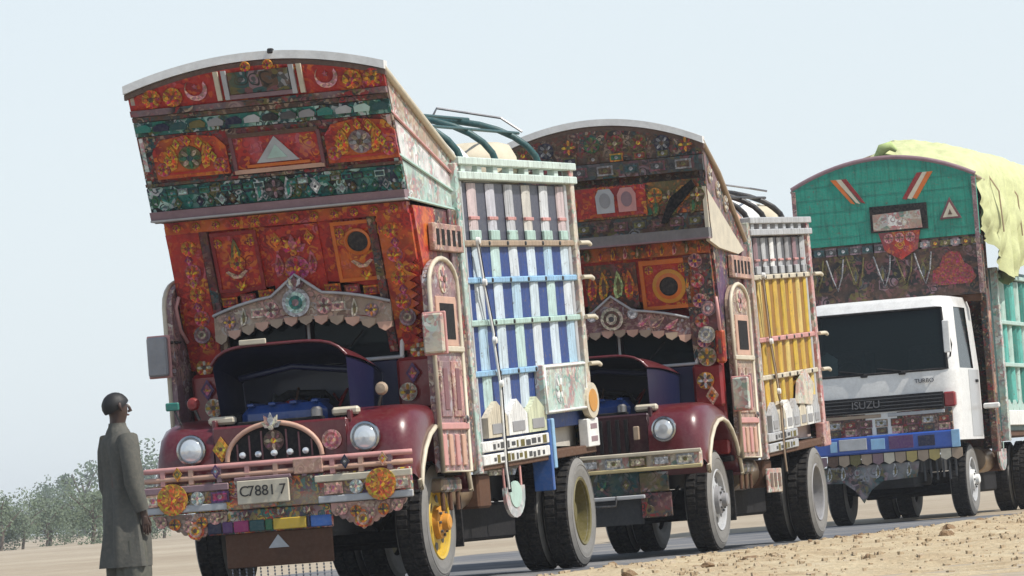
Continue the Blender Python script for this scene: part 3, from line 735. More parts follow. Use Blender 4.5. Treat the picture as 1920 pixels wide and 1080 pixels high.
        # hanging disc on straps
        if S['disc']:
            dy_ = S['disc']
            for q in (0, 1): B('strap', *sx(1.15, 1.165), dy_ - .30 + q * .58, dy_ - .26 + q * .58, -.34, -.03, 'pink', ch=.003)
            g = G(); hl = [(dy_ + .34 * math.cos(a), -.30 + .22 * math.sin(a)) for a in [PI + i * PI / 10 for i in range(11)]]
            g.slab(hl + [(dy_ + .34, -.24), (dy_ - .34, -.24)], f, .06, .03, 'lgrey'); ds = P('hanging_disc', g, 'art_pale')
            g = G(); g.slab([(dy_ + .2 * math.cos(a), -.31 + .12 * math.sin(a)) for a in [i * PI / 8 for i in range(16)]], f, .068, .02, 'mint'); P('disc_centre', g, parent=ds)
        # stay rods looping down the front of the side
        g = G(); sq = [(.32, rl[0] + .02), (.42, rl[1] + .03), (.42, rl[1] - .02), (.62, rl[2] - .1), (.60, rl[2] - .16), (.70, rl[3] - .1 if len(rl) > 3 else .5), (.68, .30), (.66, -.05), (.70, -.25)]
        g.tube([(s * 1.205, y, z) for y, z in sq], .013, S['rod'], 6); P('stay_rod', g)
        g = G(); g.tube([(s * 1.195, y + .07, z - .03) for y, z in sq], .017, 'black', 6); P('hanging_chain', g, 'dark')
        for y, z in (sq[0], sq[2], sq[4], sq[5]):
            g = G(); g.lathe([(.035, 0), (.03, s * .03), (.001, s * .034)], 'x', (s * 1.205, y, z), 'white', 10); P('rod_boss', g)
    # hoops
    hy = S['hoops']; hp = S['hooph']
    for y in hy:
        g = G(); g.tube([(1.12 * math.cos(a), y - .25 * math.sin(a), zt + hp * math.sin(a)) for a in [i * PI / 16 for i in range(17)]], .032, S['hoopcol'], 8); P('canopy_hoop', g)
    for a in (.62, 1.15, PI - 1.15, PI - .62):
        g = G(); g.tube([(1.12 * math.cos(a), y - .25 * math.sin(a), zt + hp * math.sin(a) + .03) for y in (hy[0] - .3, hy[-1] + .25)], .016, S['hoopcol'], 6); P('ridge_pole', g)
    g = G(); g.tube([(.2, hy[-1] - .3, zt + hp + .02), (.25, hy[-1] - .3, zt + hp + .10), (.7, hy[-1] + .3, zt + hp - .02), (.9, hy[-1] + .3, zt + .35)], .012, 'grey', 5); P('bent_wire', g, 'metal')

def crown_sides(root, S, pts_hi, pts_lo, cols):
    P, B, O = helpers(root)
    for s in (1, -1):
        f = lambda u, v, w: (s * (S['hw'] * .985 + w), u, v)
        n = len(pts_hi); bands = 3
        for b_ in range(bands):
            lo = [(h[0] + (l[0] - h[0]) * (b_ + 1) / bands, h[1] + (l[1] - h[1]) * (b_ + .96) / bands) for h, l in zip(pts_hi, pts_lo)]
            hi = [(h[0] + (l[0] - h[0]) * b_ / bands, h[1] + (l[1] - h[1]) * (b_ + .04) / bands) for h, l in zip(pts_hi, pts_lo)]
            g = G(); g.slab(lo + hi[::-1], f, .0, .035, cols[b_]); bd = P('crown_side_board', g, 'art_pale' if b_ != S['darkband'] else 'art_brown')
            a, c = lo[0], lo[-1]
            g = G(); g.tube([(s * (S['hw'] * .985 + .01), a[0], a[1]), (s * (S['hw'] * .985 + .01), c[0], c[1])], .013, 'mint' if b_ else 'pink', 5); P('side_beading', g, parent=bd)
        a, c = pts_hi[0], pts_hi[-1]
        g = G(); g.tube([(s * S['hw'], a[0], a[1] + .01), (s * S['hw'], c[0], c[1] + .01)], .032, 'cream', 8); P('crown_edge_trim', g)

def row_tools(root, S):
    P, B, O = helpers(root); yf = S['yc']; fm = front_map(yf); hw = S['hw']
    def row(name, z0, z1, w, col, mat, x0=None, x1=None, d=.04, **kw):
        x0 = -hw if x0 is None else x0; x1 = hw if x1 is None else x1
        g = G(); g.slab([(x0, z0), (x1, z0), (x1, z1), (x0, z1)], fm, w, d, col); return P(name, g, mat, **kw)
    za, zb = S['yc_pts'][0][0], S['yc_pts'][1][0]
    tilt = math.atan2(-(yf(zb) - yf(za)), zb - za)
    def orn_at(name, kind, r, cols, x, z, w=.02, **kw): return O(name, kind, r, cols, (x, yf(z) - w, z), (tilt, 0, 0), **kw)
    def poly(name, pts, w, d, col, mat='paint', **kw):
        g = G(); g.slab(pts, fm, w, d, col); return P(name, g, mat, **kw)
    return row, orn_at, poly

def crown_one(root, S):
    P, B, O = helpers(root); row, orn_at, poly = row_tools(root, S); hw, ze, zc = S['hw'], S['cze'], S['czc']
    row('backing_board', 3.27, ze - .02, 0, 'brown', 'matte')
    n = 20; xs_ = [-hw + 2 * hw * i / n for i in range(n + 1)]
    poly('arch_board', [(-hw, 4.22), (hw, 4.22)] + [(x, arcz(x, hw, ze, zc) - .085) for x in xs_[::-1]], .02, .05, 'red', 'art_red')
    poly('route_sign', [(-.22, 4.27), (.32, 4.27), (.32, 4.45), (-.22, 4.45)], .045, .03, 'olive', 'art_grey')
    for x in (-.32, -.25, .35, .42): poly('sign_post', [(x - .02, 4.23), (x + .02, 4.23), (x + .02, 4.47), (x - .02, 4.47)], .055, .03, 'cream' if abs(x - .05) > .33 else 'lgrey')
    poly('sign_sill', [(-.24, 4.23), (.34, 4.23), (.34, 4.265), (-.24, 4.265)], .05, .03, 'mauve')
    for x in (-.52, .64): orn_at('crescent', 'crescent', .10, ('pink', 'rose'), x, 4.345, .03)
    for x, q in ((-.93, ('orange', 'red', 'amber', 'brown')), (-.74, ('amber', 'orange', 'red', 'deep')), (.86, ('amber', 'orange', 'deep', 'red')), (1.04, ('red', 'orange', 'amber', 'brown'))): orn_at('rosette', 'rosette', .085, q, x, 4.30, .03)
    for x in (-.05, .15): orn_at('small_rosette', 'rosette', .045, ('amber', 'red', 'orange', 'brown'), x, 4.49, .03)
    row('strip', 4.165, 4.215, .05, 'mauve', 'art_brown', d=.08)
    row('cornice', 4.12, 4.16, .03, 'brown', 'art_brown')
    row('cloud_row', 4.0, 4.115, .02, 'teal', 'art_teal')
    cc = ['teal', 'navy', 'dteal', 'olive', 'grey', 'navy', 'lgrey', 'black', 'steel', 'grey', 'teal', 'lgrey', 'mint', 'dteal']
    for i in range(14):
        x = -1.06 + i * .163
        poly('cloud_tile', [(x - .07, 4.03), (x + .06, 4.03), (x + .072, 4.065), (x + .03, 4.095), (x - .03, 4.088), (x - .072, 4.07)], .036, .02, cc[i])
    row('painted_frieze', 3.60, 3.995, .012, 'deep', 'art_brown')
    for x0, x1 in ((-1.02, -.36), (.52, 1.14)):
        c = (x0 + x1) / 2; q = (x1 - x0) / 2
        pn = poly('orange_panel', [(x0, 3.63), (x1, 3.63), (x1, 3.86), (c + q * .75, 3.95), (c, 3.98), (c - q * .75, 3.95), (x0, 3.86)], .035, .03, 'orange', 'art_red')
        poly('panel_border', [(x0 + .04, 3.66), (x1 - .04, 3.66), (x1 - .04, 3.68), (x0 + .04, 3.68)], .043, .02, 'red', parent=pn)
        orn_at('peacock_medallion', 'rosette', .105, ('olive', 'green', 'tan', 'dteal') if x0 < 0 else ('mauve', 'grey', 'tan', 'brown'), c, 3.79, .04, parent=pn)
        for sx in (-1, 1):
            orn_at('petal', 'leaf', .12, ('amber', 'orange'), c + sx * q * .45, 3.80, .04, parent=pn); orn_at('corner_rosette', 'rosette', .06, ('rose', 'red', 'amber', 'deep'), c + sx * q * .78, 3.71, .04, parent=pn)
        for a in range(7): orn_at('feather', 'diamond', .05, ('amber' if a % 2 else 'yellow', 'orange', 'red'), c + q * .62 * math.cos(PI * a / 6), 3.78 + .15 * math.sin(PI * a / 6), .045, parent=pn)
    cp = poly('centre_panel', [(-.32, 3.63), (.48, 3.63), (.48, 3.92), (-.32, 3.92)], .03, .03, 'rose', 'art_red')
    for a, b_, c_, d_ in ((-.32, 3.61, .48, 3.645), (-.32, 3.91, .48, 3.945)): poly('panel_rail', [(a, b_), (c_, b_), (c_, d_), (a, d_)], .05, .03, 'peach' if b_ < 3.7 else 'brown', parent=cp)
    for x in (-.32, .46): poly('panel_stile', [(x, 3.64), (x + .03, 3.64), (x + .03, 3.92), (x, 3.92)], .052, .03, 'wine', parent=cp)
    tr = poly('triangle_emblem', [(-.11, 3.69), (.27, 3.69), (.08, 3.90)], .045, .03, 'lgrey')
    poly('triangle_inset', [(-.01, 3.72), (.17, 3.72), (.08, 3.83)], .052, .02, 'mint', parent=tr)
    poly('triangle_sill', [(-.20, 3.655), (.36, 3.655), (.36, 3.68), (-.20, 3.68)], .05, .02, 'orange', parent=tr)
    row('strip', 3.575, 3.60, .04, 'brown', 'art_brown', d=.06)
    row('pattern_row', 3.37, 3.57, .02, 'teal', 'art_teal')
    rr = random.Random(5); pc = ['green', 'grey', 'dteal', 'teal', 'olive', 'teal', 'navy', 'green', 'mint', 'brown', 'dteal']
    for i in range(20):
        x = -.92 + i * .098
        if -.12 < x < .1 or .3 < x < .42: continue
        orn_at('pattern_tile', 'panel', .045, (pc[i % 11], pc[(i * 5 + 3) % 11], pc[(i * 7 + 1) % 11]), x, 3.515, .03)
        orn_at('pattern_diamond', 'diamond', .05, (pc[(i + 4) % 11], pc[(i * 3) % 11], 'lgrey'), x + .04, 3.425, .03)
    for x in (-.14, .12): orn_at('fan', 'leaf', .10, ('lgrey', 'teal'), x, 3.47, .03)
    orn_at('dark_medallion', 'rosette', .09, ('black', 'mauve', 'steel', 'brown'), 0, 3.47, .03)
    orn_at('bright_star', 'diamond', .07, ('lgrey', 'white', 'navy'), .36, 3.46, .03)
    for x0, x1 in ((-hw, -hw + .17), (hw - .22, hw)): row('blue_end_tile', 3.36, 3.56, .036, 'navy', 'art_teal', x0, x1)
    row('ledge', 3.29, 3.36, .09, 'mauve', 'paint', d=.14); row('ledge_lip', 3.275, 3.29, .11, 'lgrey', 'paint', d=.12)
    crown_sides(root, S, [(-1.08, 4.36), (-.3, 4.12), (.95, 3.68)], [(-.62, 3.28), (.1, 3.26), (.95, 3.24)], ['tan', 'white', 'mint'])
    arch_shell(S, root)
    g = G(); g.box(.15, .20, -1.14, -1.09, 4.58, 4.625, 'black', .008); P('marker_lamp', g)

def face_one(root, S):
    P, B, O = helpers(root); yf = S['yface']; fm = front_map(yf)
    tilt = math.atan2(-(yf(3.2) - yf(2.2)), 1.0)
    def bd(name, x0, x1, z0, z1, w, col, mat='paint', d=.03, **kw):
        g = G(); g.slab([(x0, z0), (x1, z0), (x1, z1), (x0, z1)], fm, w, d, col); return P(name, g, mat, **kw)
    def oa(name, kind, r, cols, x, z, w=.02, **kw): return O(name, kind, r, cols, (x, yf(z) - w, z), (tilt, 0, 0), **kw)
    fr = bd('top_rail', -1.09, 1.09, 3.17, 3.27, .06, 'orange', 'art_red', .05)
    for i in range(12): oa('rail_rosette', 'rosette', .035, ('amber', 'red', 'orange', 'deep'), -.98 + i * .178, 3.22, .065, parent=fr)
    for s in (-1, 1):     # outer boards with toothed outer edge
        pts = [(s * .80, 2.02), (s * .80, 3.17), (s * 1.10, 3.17), (s * 1.09, 2.78), (s * 1.04, 2.76)]
        for i in range(9): pts += [(s * (1.07 - .01 * i * .5), 2.72 - i * .078), (s * (1.0 - .01 * i * .5), 2.685 - i * .078)]
        pts += [(s * .96, 2.02)]
        g = G(); g.slab(pts, fm, .05, .05, 'red' if s < 0 else 'orange'); ob = P('toothed_side_board', g, 'art_red')
        for i in range(5): oa('board_rosette', 'rosette', .07, (('rose', 'orange', 'red', 'amber') if i % 2 else ('orange', 'red', 'amber', 'deep')), s * .91, 2.24 + i * .2, .052, parent=ob)
        for i in range(4): oa('board_diamond', 'diamond', .055, ('magenta' if i % 2 else 'amber', 'rose', 'orange'), s * .93, 2.34 + i * .2, .052, parent=ob)
        bd('inner_stile', s * .755 - .035, s * .755 + .035, 2.02, 3.17, .07, 'maroon', 'art_brown', .07)
        c = s * .50 if s < 0 else .63
        hw = .21 if s < 0 else .25
        pn = bd('carved_panel', c - hw, c + hw, 2.66, 3.15, .03, 'orange' if s > 0 else 'red', 'art_red')
        for q, (a0, a1, b0, b1) in enumerate(((c - hw, c + hw, 3.12, 3.15), (c - hw, c + hw, 2.64, 2.67), (c - hw, c - hw + .03, 2.67, 3.12), (c + hw - .03, c + hw, 2.67, 3.12))): bd('panel_moulding', a0, a1, b0, b1, .048, 'deep' if s < 0 else 'orange', 'paint', parent=pn)
        if s > 0:
            g = G(); g.lathe([(.115, .0), (.12, -.03), (.10, -.04), (.09, -.02), (.088, -.012, 'black'), (.001, -.010, 'black')], 'y', (0, 0, 0), 'orange', 26); P('porthole', g, 'paint', (c - .03, yf(2.98) - .03, 2.98), (tilt, 0, 0), parent=pn)
        else: oa('leaf_boss', 'leaf', .12, ('olive', 'amber'), c, 2.98, .035, parent=pn); oa('leaf_boss', 'rosette', .07, ('orange', 'red', 'amber', 'brown'), c, 2.88, .04, parent=pn)
        oa('chevron', 'chevron', .10, ('peach',), c - .02, 2.78, .04, parent=pn); oa('panel_lotus', 'lotus', .08, ('amber', 'orange', 'red', 'yellow'), c, 2.70, .04, parent=pn)
        for q in (-1, 1): oa('corner_boss', 'rosette', .04, ('amber', 'deep', 'orange', 'red'), c + q * hw * .72, 3.06, .035, parent=pn)
        for i in range(3): oa('face_tile', 'panel', .07, (('orange', 'red', 'amber'), ('deep', 'rose', 'orange'), ('orange', 'deep', 'red'))[i], s * (.30 + i * .17), 2.60 - .02 * i, .02)
    co = bd('centre_board', -.21, .26, 2.58, 3.16, .025, 'red', 'art_red')
    oa('centre_lotus', 'lotus', .17, ('red', 'rose', 'orange', 'amber'), .02, 3.0, .03, parent=co); oa('centre_rosette', 'rosette', .11, ('rose', 'red', 'magenta', 'orange'), .02, 2.80, .03, parent=co)
    for q in (-1, 1): oa('centre_leaf', 'leaf', .11, ('rose', 'deep'), .02 + q * .15, 2.84, .03, parent=co); oa('centre_diamond', 'diamond', .07, ('orange', 'amber', 'red'), .02 + q * .15, 3.05, .03, parent=co)

def visor_one(root, S):
    vis, by, bmap, lo, hi = cab(root, S); P, B, O = helpers(root)
    O('medallion', 'bullseye', .125, ('lgrey', 'mint', 'teal', 'mauve'), (.0, by - .03, 2.50), (.1, 0, 0), parent=vis)
    O('medallion_crest', 'lotus', .12, ('lgrey', 'wine', 'cream', 'mauve'), (.0, by - .02, 2.67), (.1, 0, 0), parent=vis)
    for s in (-1, 1):
        for x, kd, r, c in ((.24, 'rosette', .07, ('pink', 'wine', 'cream', 'brown')), (.36, 'panel', .065, ('cream', 'pink', 'wine')), (.50, 'leaf', .08, ('cream', 'olive')), (.64, 'rosette', .06, ('mauve', 'amber', 'pink', 'brown'))):
            p = bmap(s * x, (lo(x) + hi(x)) / 2, .005); O('visor_ornament', kd, r, c, p, parent=vis)
        O('pillar_disc', 'bullseye', .075, ('mauve', 'wine', 'tan', 'brown'), (s * .93, S['yface'](2.3) - .07, 2.30)); O('pillar_flower', 'rosette', .075, ('amber', 'cream', 'orange', 'brown'), (s * .97, S['yface'](2.0) - .06, 2.02))
        O('pillar_diamond', 'diamond', .09, ('purple', 'rose', 'amber'), (s * .93, S['fire'] - .08, 1.82)); O('pillar_flower', 'rosette', .08, ('cream', 'amber', 'peach', 'brown'), (s * .88, S['fire'] - .09, 1.66))
        g = G(); g.tube([(s * .80, -.8, 1.55), (s * .84, -.82, 1.66)], .015, 'steel', 6); P('lamp_stalk', g, 'metal')
        g = G(); g.lathe([(.001, -.04), (.042, -.035), (.058, 0), (.045, .04), (.001, .055)], 'y', (s * .84, -.82, 1.69), 'deep' if s < 0 else 'tan', 14); P('wing_lamp', g)
    g = G(); g.tube([(-.95, -.85, 1.52), (-1.0, -.87, 1.66)], .010, 'steel', 6); P('wing_mirror_stalk', g, 'metal')
    g = G(); g.box(-1.07, -.95, -.89, -.86, 1.645, 1.715, 'teal', .02); P('wing_mirror', g)

def bumper_one(root, S):
    P, B, O = helpers(root); y = -1.28
    for i, z in enumerate((1.135, 1.055)):
        g = G(); g.tube([(-1.18, y + .06, z + .0), (-1.05, y, z), (1.05, y, z), (1.18, y + .06, z)], .024, 'pink' if i == 0 else 'peach', 8); P('bumper_rail', g)
    for i in range(9):
        x = -1.0 + i * .25; B('rail_stay', x - .022, x + .022, y - .02, y + .02, 1.0, 1.13, ['pink', 'peach', 'mauve'][i % 3], ch=.004)
    for i, x in enumerate((-.86, -.52, .62, .95)): O('rail_ornament', 'diamond', .06, (('amber', 'olive', 'yellow'), ('purple', 'mauve', 'sky'), ('navy', 'steel', 'lgrey'), ('peach', 'amber', 'pink'))[i], (x, y - .03, 1.095))
    B('rail_block', .16, .42, y - .03, y + .03, 1.02, 1.15, 'peach', 'art_pink')
    B('front_bumper', -1.17, 1.17, y, y + .07, .76, 1.01, 'tan', 'art_mix')
    for z, c, x0, x1 in ((.965, 'cream', .34, 1.19), (.79, 'lgrey', .36, 1.19), (.965, 'mauve', -1.18, -.42), (.80, 'lgrey', -1.18, -.45)): B('bumper_bar', x0, x1, y - .03, y - .004, z - .03, z + .03, c)
    for s in (-1, 1):
        O('orange_roundel', 'rosette', .135, ('amber', 'orange', 'amber', 'orange'), (s * .92, y - .035, .885)); O('bumper_flower', 'rosette', .06, ('lgrey', 'cream', 'mint', 'pink'), (s * .70, y - .02, .88)); O('bumper_tile', 'panel', .085, ('peach', 'cream', 'rose'), (s * 1.09, y - .03, .885)); O('bumper_tile', 'panel', .08, ('purple', 'magenta', 'mauve') if s < 0 else ('peach', 'pink', 'rose'), (s * .50, y - .02, .88))
        # hanging board with scalloped, pointed lower edge
        x0, x1 = .46, 1.12; n = 11; low = []
        for i in range(n * 4 + 1):
            t = i / (n * 4); x = x0 + (x1 - x0) * t
            low.append((s * x, .74 - .20 * (1 - abs(t - .42) / .58) - .022 * abs(math.sin(PI * t * n / 1.0))))
        g = G(); g.slab([(s * x1, .755), (s * x0, .755)] + low, FR, -y - .03 + .03, .03, 'peach' if s > 0 else 'tan'); hb = P('hanging_board', g, 'art_pink')
        for i in range(5): O('board_stud', 'rosette', .05, (('orange', 'brown', 'amber', 'black') if i % 2 else ('pink', 'peach', 'tan', 'wine')), (s * (.56 + i * .12), y - .012, .70 - .05 * (1 - abs(i - 2) / 2)), parent=hb)
        O('board_boss', 'bullseye', .075, ('orange', 'peach', 'amber', 'brown'), (s * .74, y - .012, .61), parent=hb)
    # number plate
    pl = B('number_plate', -.34, .12, y - .055, y - .03, .80, 1.0, 'cream')
    for i, ch in enumerate('C78817'):
        t_ = text_mesh(ch, .125); link('plate_letter', t_, 'paint', pl, (-.275 + i * .062 + (.03 if i == 5 else 0), y - .058, .905), (PI / 2, 0, 0))
        at = t_.attributes.new('Col', 'FLOAT_COLOR', 'CORNER'); at.data.foreach_set('color', [.01, .01, .012, 1] * len(t_.loops))
    B('plate_frame', -.36, .14, y - .05, y - .028, 1.0, 1.03, 'mauve'); B('plate_crest', -.2, .0, y - .05, y - .03, .765, .795, 'tan', 'art_mix')
    # lower plank with coloured blocks
    B('lower_plank', -.64, .46, y + .01, y + .05, .56, .755, 'steel', 'art_mix')
    x = -.64
    for wd, c in ((.13, 'navy'), (.10, 'purple'), (.14, 'magenta'), (.14, 'dteal'), (.07, 'green'), (.30, 'yellow'), (.03, 'navy'), (.19, 'blue')):
        B('coloured_block', x + .004, x + wd - .004, y - .015, y + .009, .57, .665, c); x += wd
    for x in (-.52, -.3, .02, .25): O('plank_ornament', 'lotus', .06, ('tan', 'wine', 'lgrey', 'brown'), (x, y + .005, .715))
    ap = B('apron', -.50, .44, y + .03, y + .06, .27, .56, 'brown', 'dark')
    g = G(); g.slab([(-.12, .42), (.06, .42), (-.03, .53)], FR, -y - .02, .02, 'lgrey'); P('apron_triangle', g, parent=ap)
    for i in range(15):
        g = G(); x = -.46 + i * .062
        for q in range(7): g.lathe([(.001, -.014), (.010, 0), (.001, .014)], 'z', (x, y + .045, .255 - q * .027), 'lgrey', 6)
        P('chain_tassel', g, 'metal', kind='stuff' if i > 300 else None)
    for s in (-1, 1): B('front_mudflap', s * .90 - .16, s * .90 + .16, .60, .62, .30, .95, 'black', 'rubber')

# ------------------------------------------------------------------ first lorry
def yc1(z): return lean(z, (3.27, -.60), (4.40, -1.08))
def yface1(z): return lean(z, (3.25, -.45), (2.2, -.06))
S1 = dict(wb=4.358, dy=0, rimf=('yellow', 'amber'), rimr=('olive', 'olive'), hw=1.14, cze=4.40, czc=4.575, yc=yc1, yc_pts=((3.27, 0), (4.40, 0)),
          cback=(.95, 3.68, 3.84), roofcol='lgrey', darkband=9, fire=-.06, open=True, lidz=2.14, nose='maroon', grille=True, yface=yface1, brow='tan', browmat='art_pink',
          door='mauve', tile=('mauve', 'pink'), mirror=(1.24, -.52, 2.13), bed=1.0, bedL=4.12, tilt=1.9, bedz=2.68, rails=[1.95, 1.62, 1.24, .79],
          panel=(.008, .045, .21), upanel=(.05, .055, .085), nrib=6, scz=.42, arch=(2.32, 0), ribtop=((.55, .53, .48), (.55, .45, .45), (.45, .46, .48), (.58, .60, .62), (.50, .50, .55)), rib=((.56, .66, .74), (.40, .57, .70), (.52, .62, .68), (.46, .62, .60), (.60, .66, .70)), foot='mint',
          railcol=('tan', 'sky', 'mint', 'sky'), toprail=(.56, .66, .60), post='mint', post2='cream', teeth=('cream', 'white', (.55, .58, .40)), toothin='grey', nteeth=3, boardz=.10, board='white', plate=True, cheek='orange', disc=1.0, rod='white',
          hoops=(.35, 1.55, 3.1), hooph=.52, hoopcol='dteal')
t1 = empty('decorated_lorry', (*T1O, 0), -A)
thing(t1, 'red and orange painted lorry with arched crown and blue ribbed bed, nearest of the queue', 'truck', 'painted lorries queued along the road')
undercarriage(t1, S1); nose(t1, S1); visor_one(t1, S1); cab_side(t1, S1); crown_one(t1, S1); face_one(t1, S1); bumper_one(t1, S1); load_bed(t1, S1)

# ------------------------------------------------------------------ second lorry: darker crown, yellow load bed
def crown_two(root, S):
    P, B, O = helpers(root); row, orn_at, poly = row_tools(root, S); hw, ze, zc = S['hw'], S['cze'], S['czc']
    row('backing_board', 3.25, ze - .02, 0, 'brown', 'matte')
    n = 20; xs_ = [-hw + 2 * hw * i / n for i in range(n + 1)]
    poly('arch_board', [(-hw, 4.13), (hw, 4.13)] + [(x, arcz(x, hw, ze, zc) - .085) for x in xs_[::-1]], .02, .05, 'brown', 'art_brown')
    cs = [('deep', 'olive', 'brown', 'tan'), ('olive', 'brown', 'deep', 'amber'), ('navy', 'steel', 'grey', 'brown'), ('brown', 'amber', 'deep', 'olive'), ('green', 'olive', 'wine', 'brown')]
    for i in range(9): orn_at('arch_rosette', 'rosette', .085, cs[i % 5], -1.0 + i * .25, 4.24 + .08 * (1 - ((i - 4) / 4) ** 2), .03)
    for i in range(7): orn_at('arch_tile', 'panel', .07, (cs[(i * 2) % 5][1], cs[i % 5][0], 'grey'), -.75 + i * .25, 4.17, .03)
    row('grey_cornice', 3.96, 4.12, .05, 'steel', 'art_grey', d=.08)
    for i in range(8): orn_at('cornice_tile', 'panel', .085, (('wine', 'steel', 'grey'), ('grey', 'brown', 'olive'), ('steel', 'dteal', 'grey'))[i % 3], -1.0 + i * .28, 4.04, .06)
    row('dark_board', 3.88, 3.955, .0, 'black', 'art_brown')  # black board in the gap below the grey cornice
    row('painted_frieze', 3.54, 3.88, .015, 'olive', 'art_olive')
    pn = row('portrait_panel', 3.56, 3.87, .03, 'deep', 'art_red', -1.0, .52)
    for i in range(2):
        c = .08 + i * .235
        pf = poly('pale_arched_panel', [(c - .095, 3.60), (c + .095, 3.60), (c + .10, 3.78), (c + .06, 3.85), (c - .06, 3.85), (c - .10, 3.78)], .045, .03, 'pink' if i else 'lgrey')
        poly('panel_inset', circ(.06, 14, c, 3.73, rz=.08), .05, .02, 'mauve' if i else 'grey', parent=pf)
    for x in (-.7, -.35): orn_at('frieze_medallion', 'rosette', .13, ('orange', 'red', 'amber', 'deep'), x, 3.72, .035)
    for i in range(4): orn_at('frieze_flower', 'rosette', .08, (('amber', 'olive', 'orange', 'brown'), ('olive', 'tan', 'brown', 'amber'))[i % 2], .62 + i * .15, 3.74 - .03 * (i % 2), .03)
    for i in range(3): orn_at('frieze_leaf', 'leaf', .10, ('olive', 'green'), .62 + i * .2, 3.62, .03)
    poly('black_rag', [(.66, 3.44), (.72, 3.44), (.80, 3.55), (.92, 3.66), (1.06, 3.80), (1.03, 3.87), (.90, 3.78), (.78, 3.70), (.72, 3.58)], .07, .03, 'black', 'cloth')
    row('dark_board', 3.36, 3.53, .01, 'brown', 'art_grey')  # dark brown board behind the row of tiles
    for i in range(11): orn_at('dark_tile', 'panel', .075, (('wine', 'brown', 'mauve'), ('steel', 'olive', 'grey'), ('brown', 'wine', 'steel'))[i % 3], -.98 + i * .2, 3.45, .02)
    row('ledge', 3.26, 3.36, .10, (.17, .16, .16), 'paint', d=.16); row('ledge_lip', 3.245, 3.26, .13, 'mauve', 'paint', d=.14)
    # side wings: dark upper board, pale lower cloth
    for s in (1, -1):
        f = lambda u, v, w: (s * (hw * .99 + w), u, v)
        g = G(); g.slab([(-.13, 4.25), (-.11, 3.80), (1.55, 3.18), (1.60, 3.28), (.55, 3.95)], f, .0, .04, 'mauve'); P('wing_board', g, 'art_brown')
        g = G(); g.slab([(-.11, 3.79), (-.08, 3.22), (.35, 3.16), (1.25, 3.12), (1.54, 3.17)], f, .01, .04, 'cream'); P('wing_skirt', g, 'paint')
        for q in range(3): link('wing_flower', orn('rosette', .09, ('tan', 'grey', 'cream', 'brown')), 'paint', root, (s * (hw * .99 + .005), .15 + q * .33, 3.92 - q * .14), (0, 0, s * PI / 2))
        g = G(); g.tube([(s * hw, -.14, 4.27), (s * hw, .55, 3.97), (s * hw, 1.62, 3.28)], .028, 'tan', 8); P('crown_edge_trim', g)
    arch_shell(S, root)

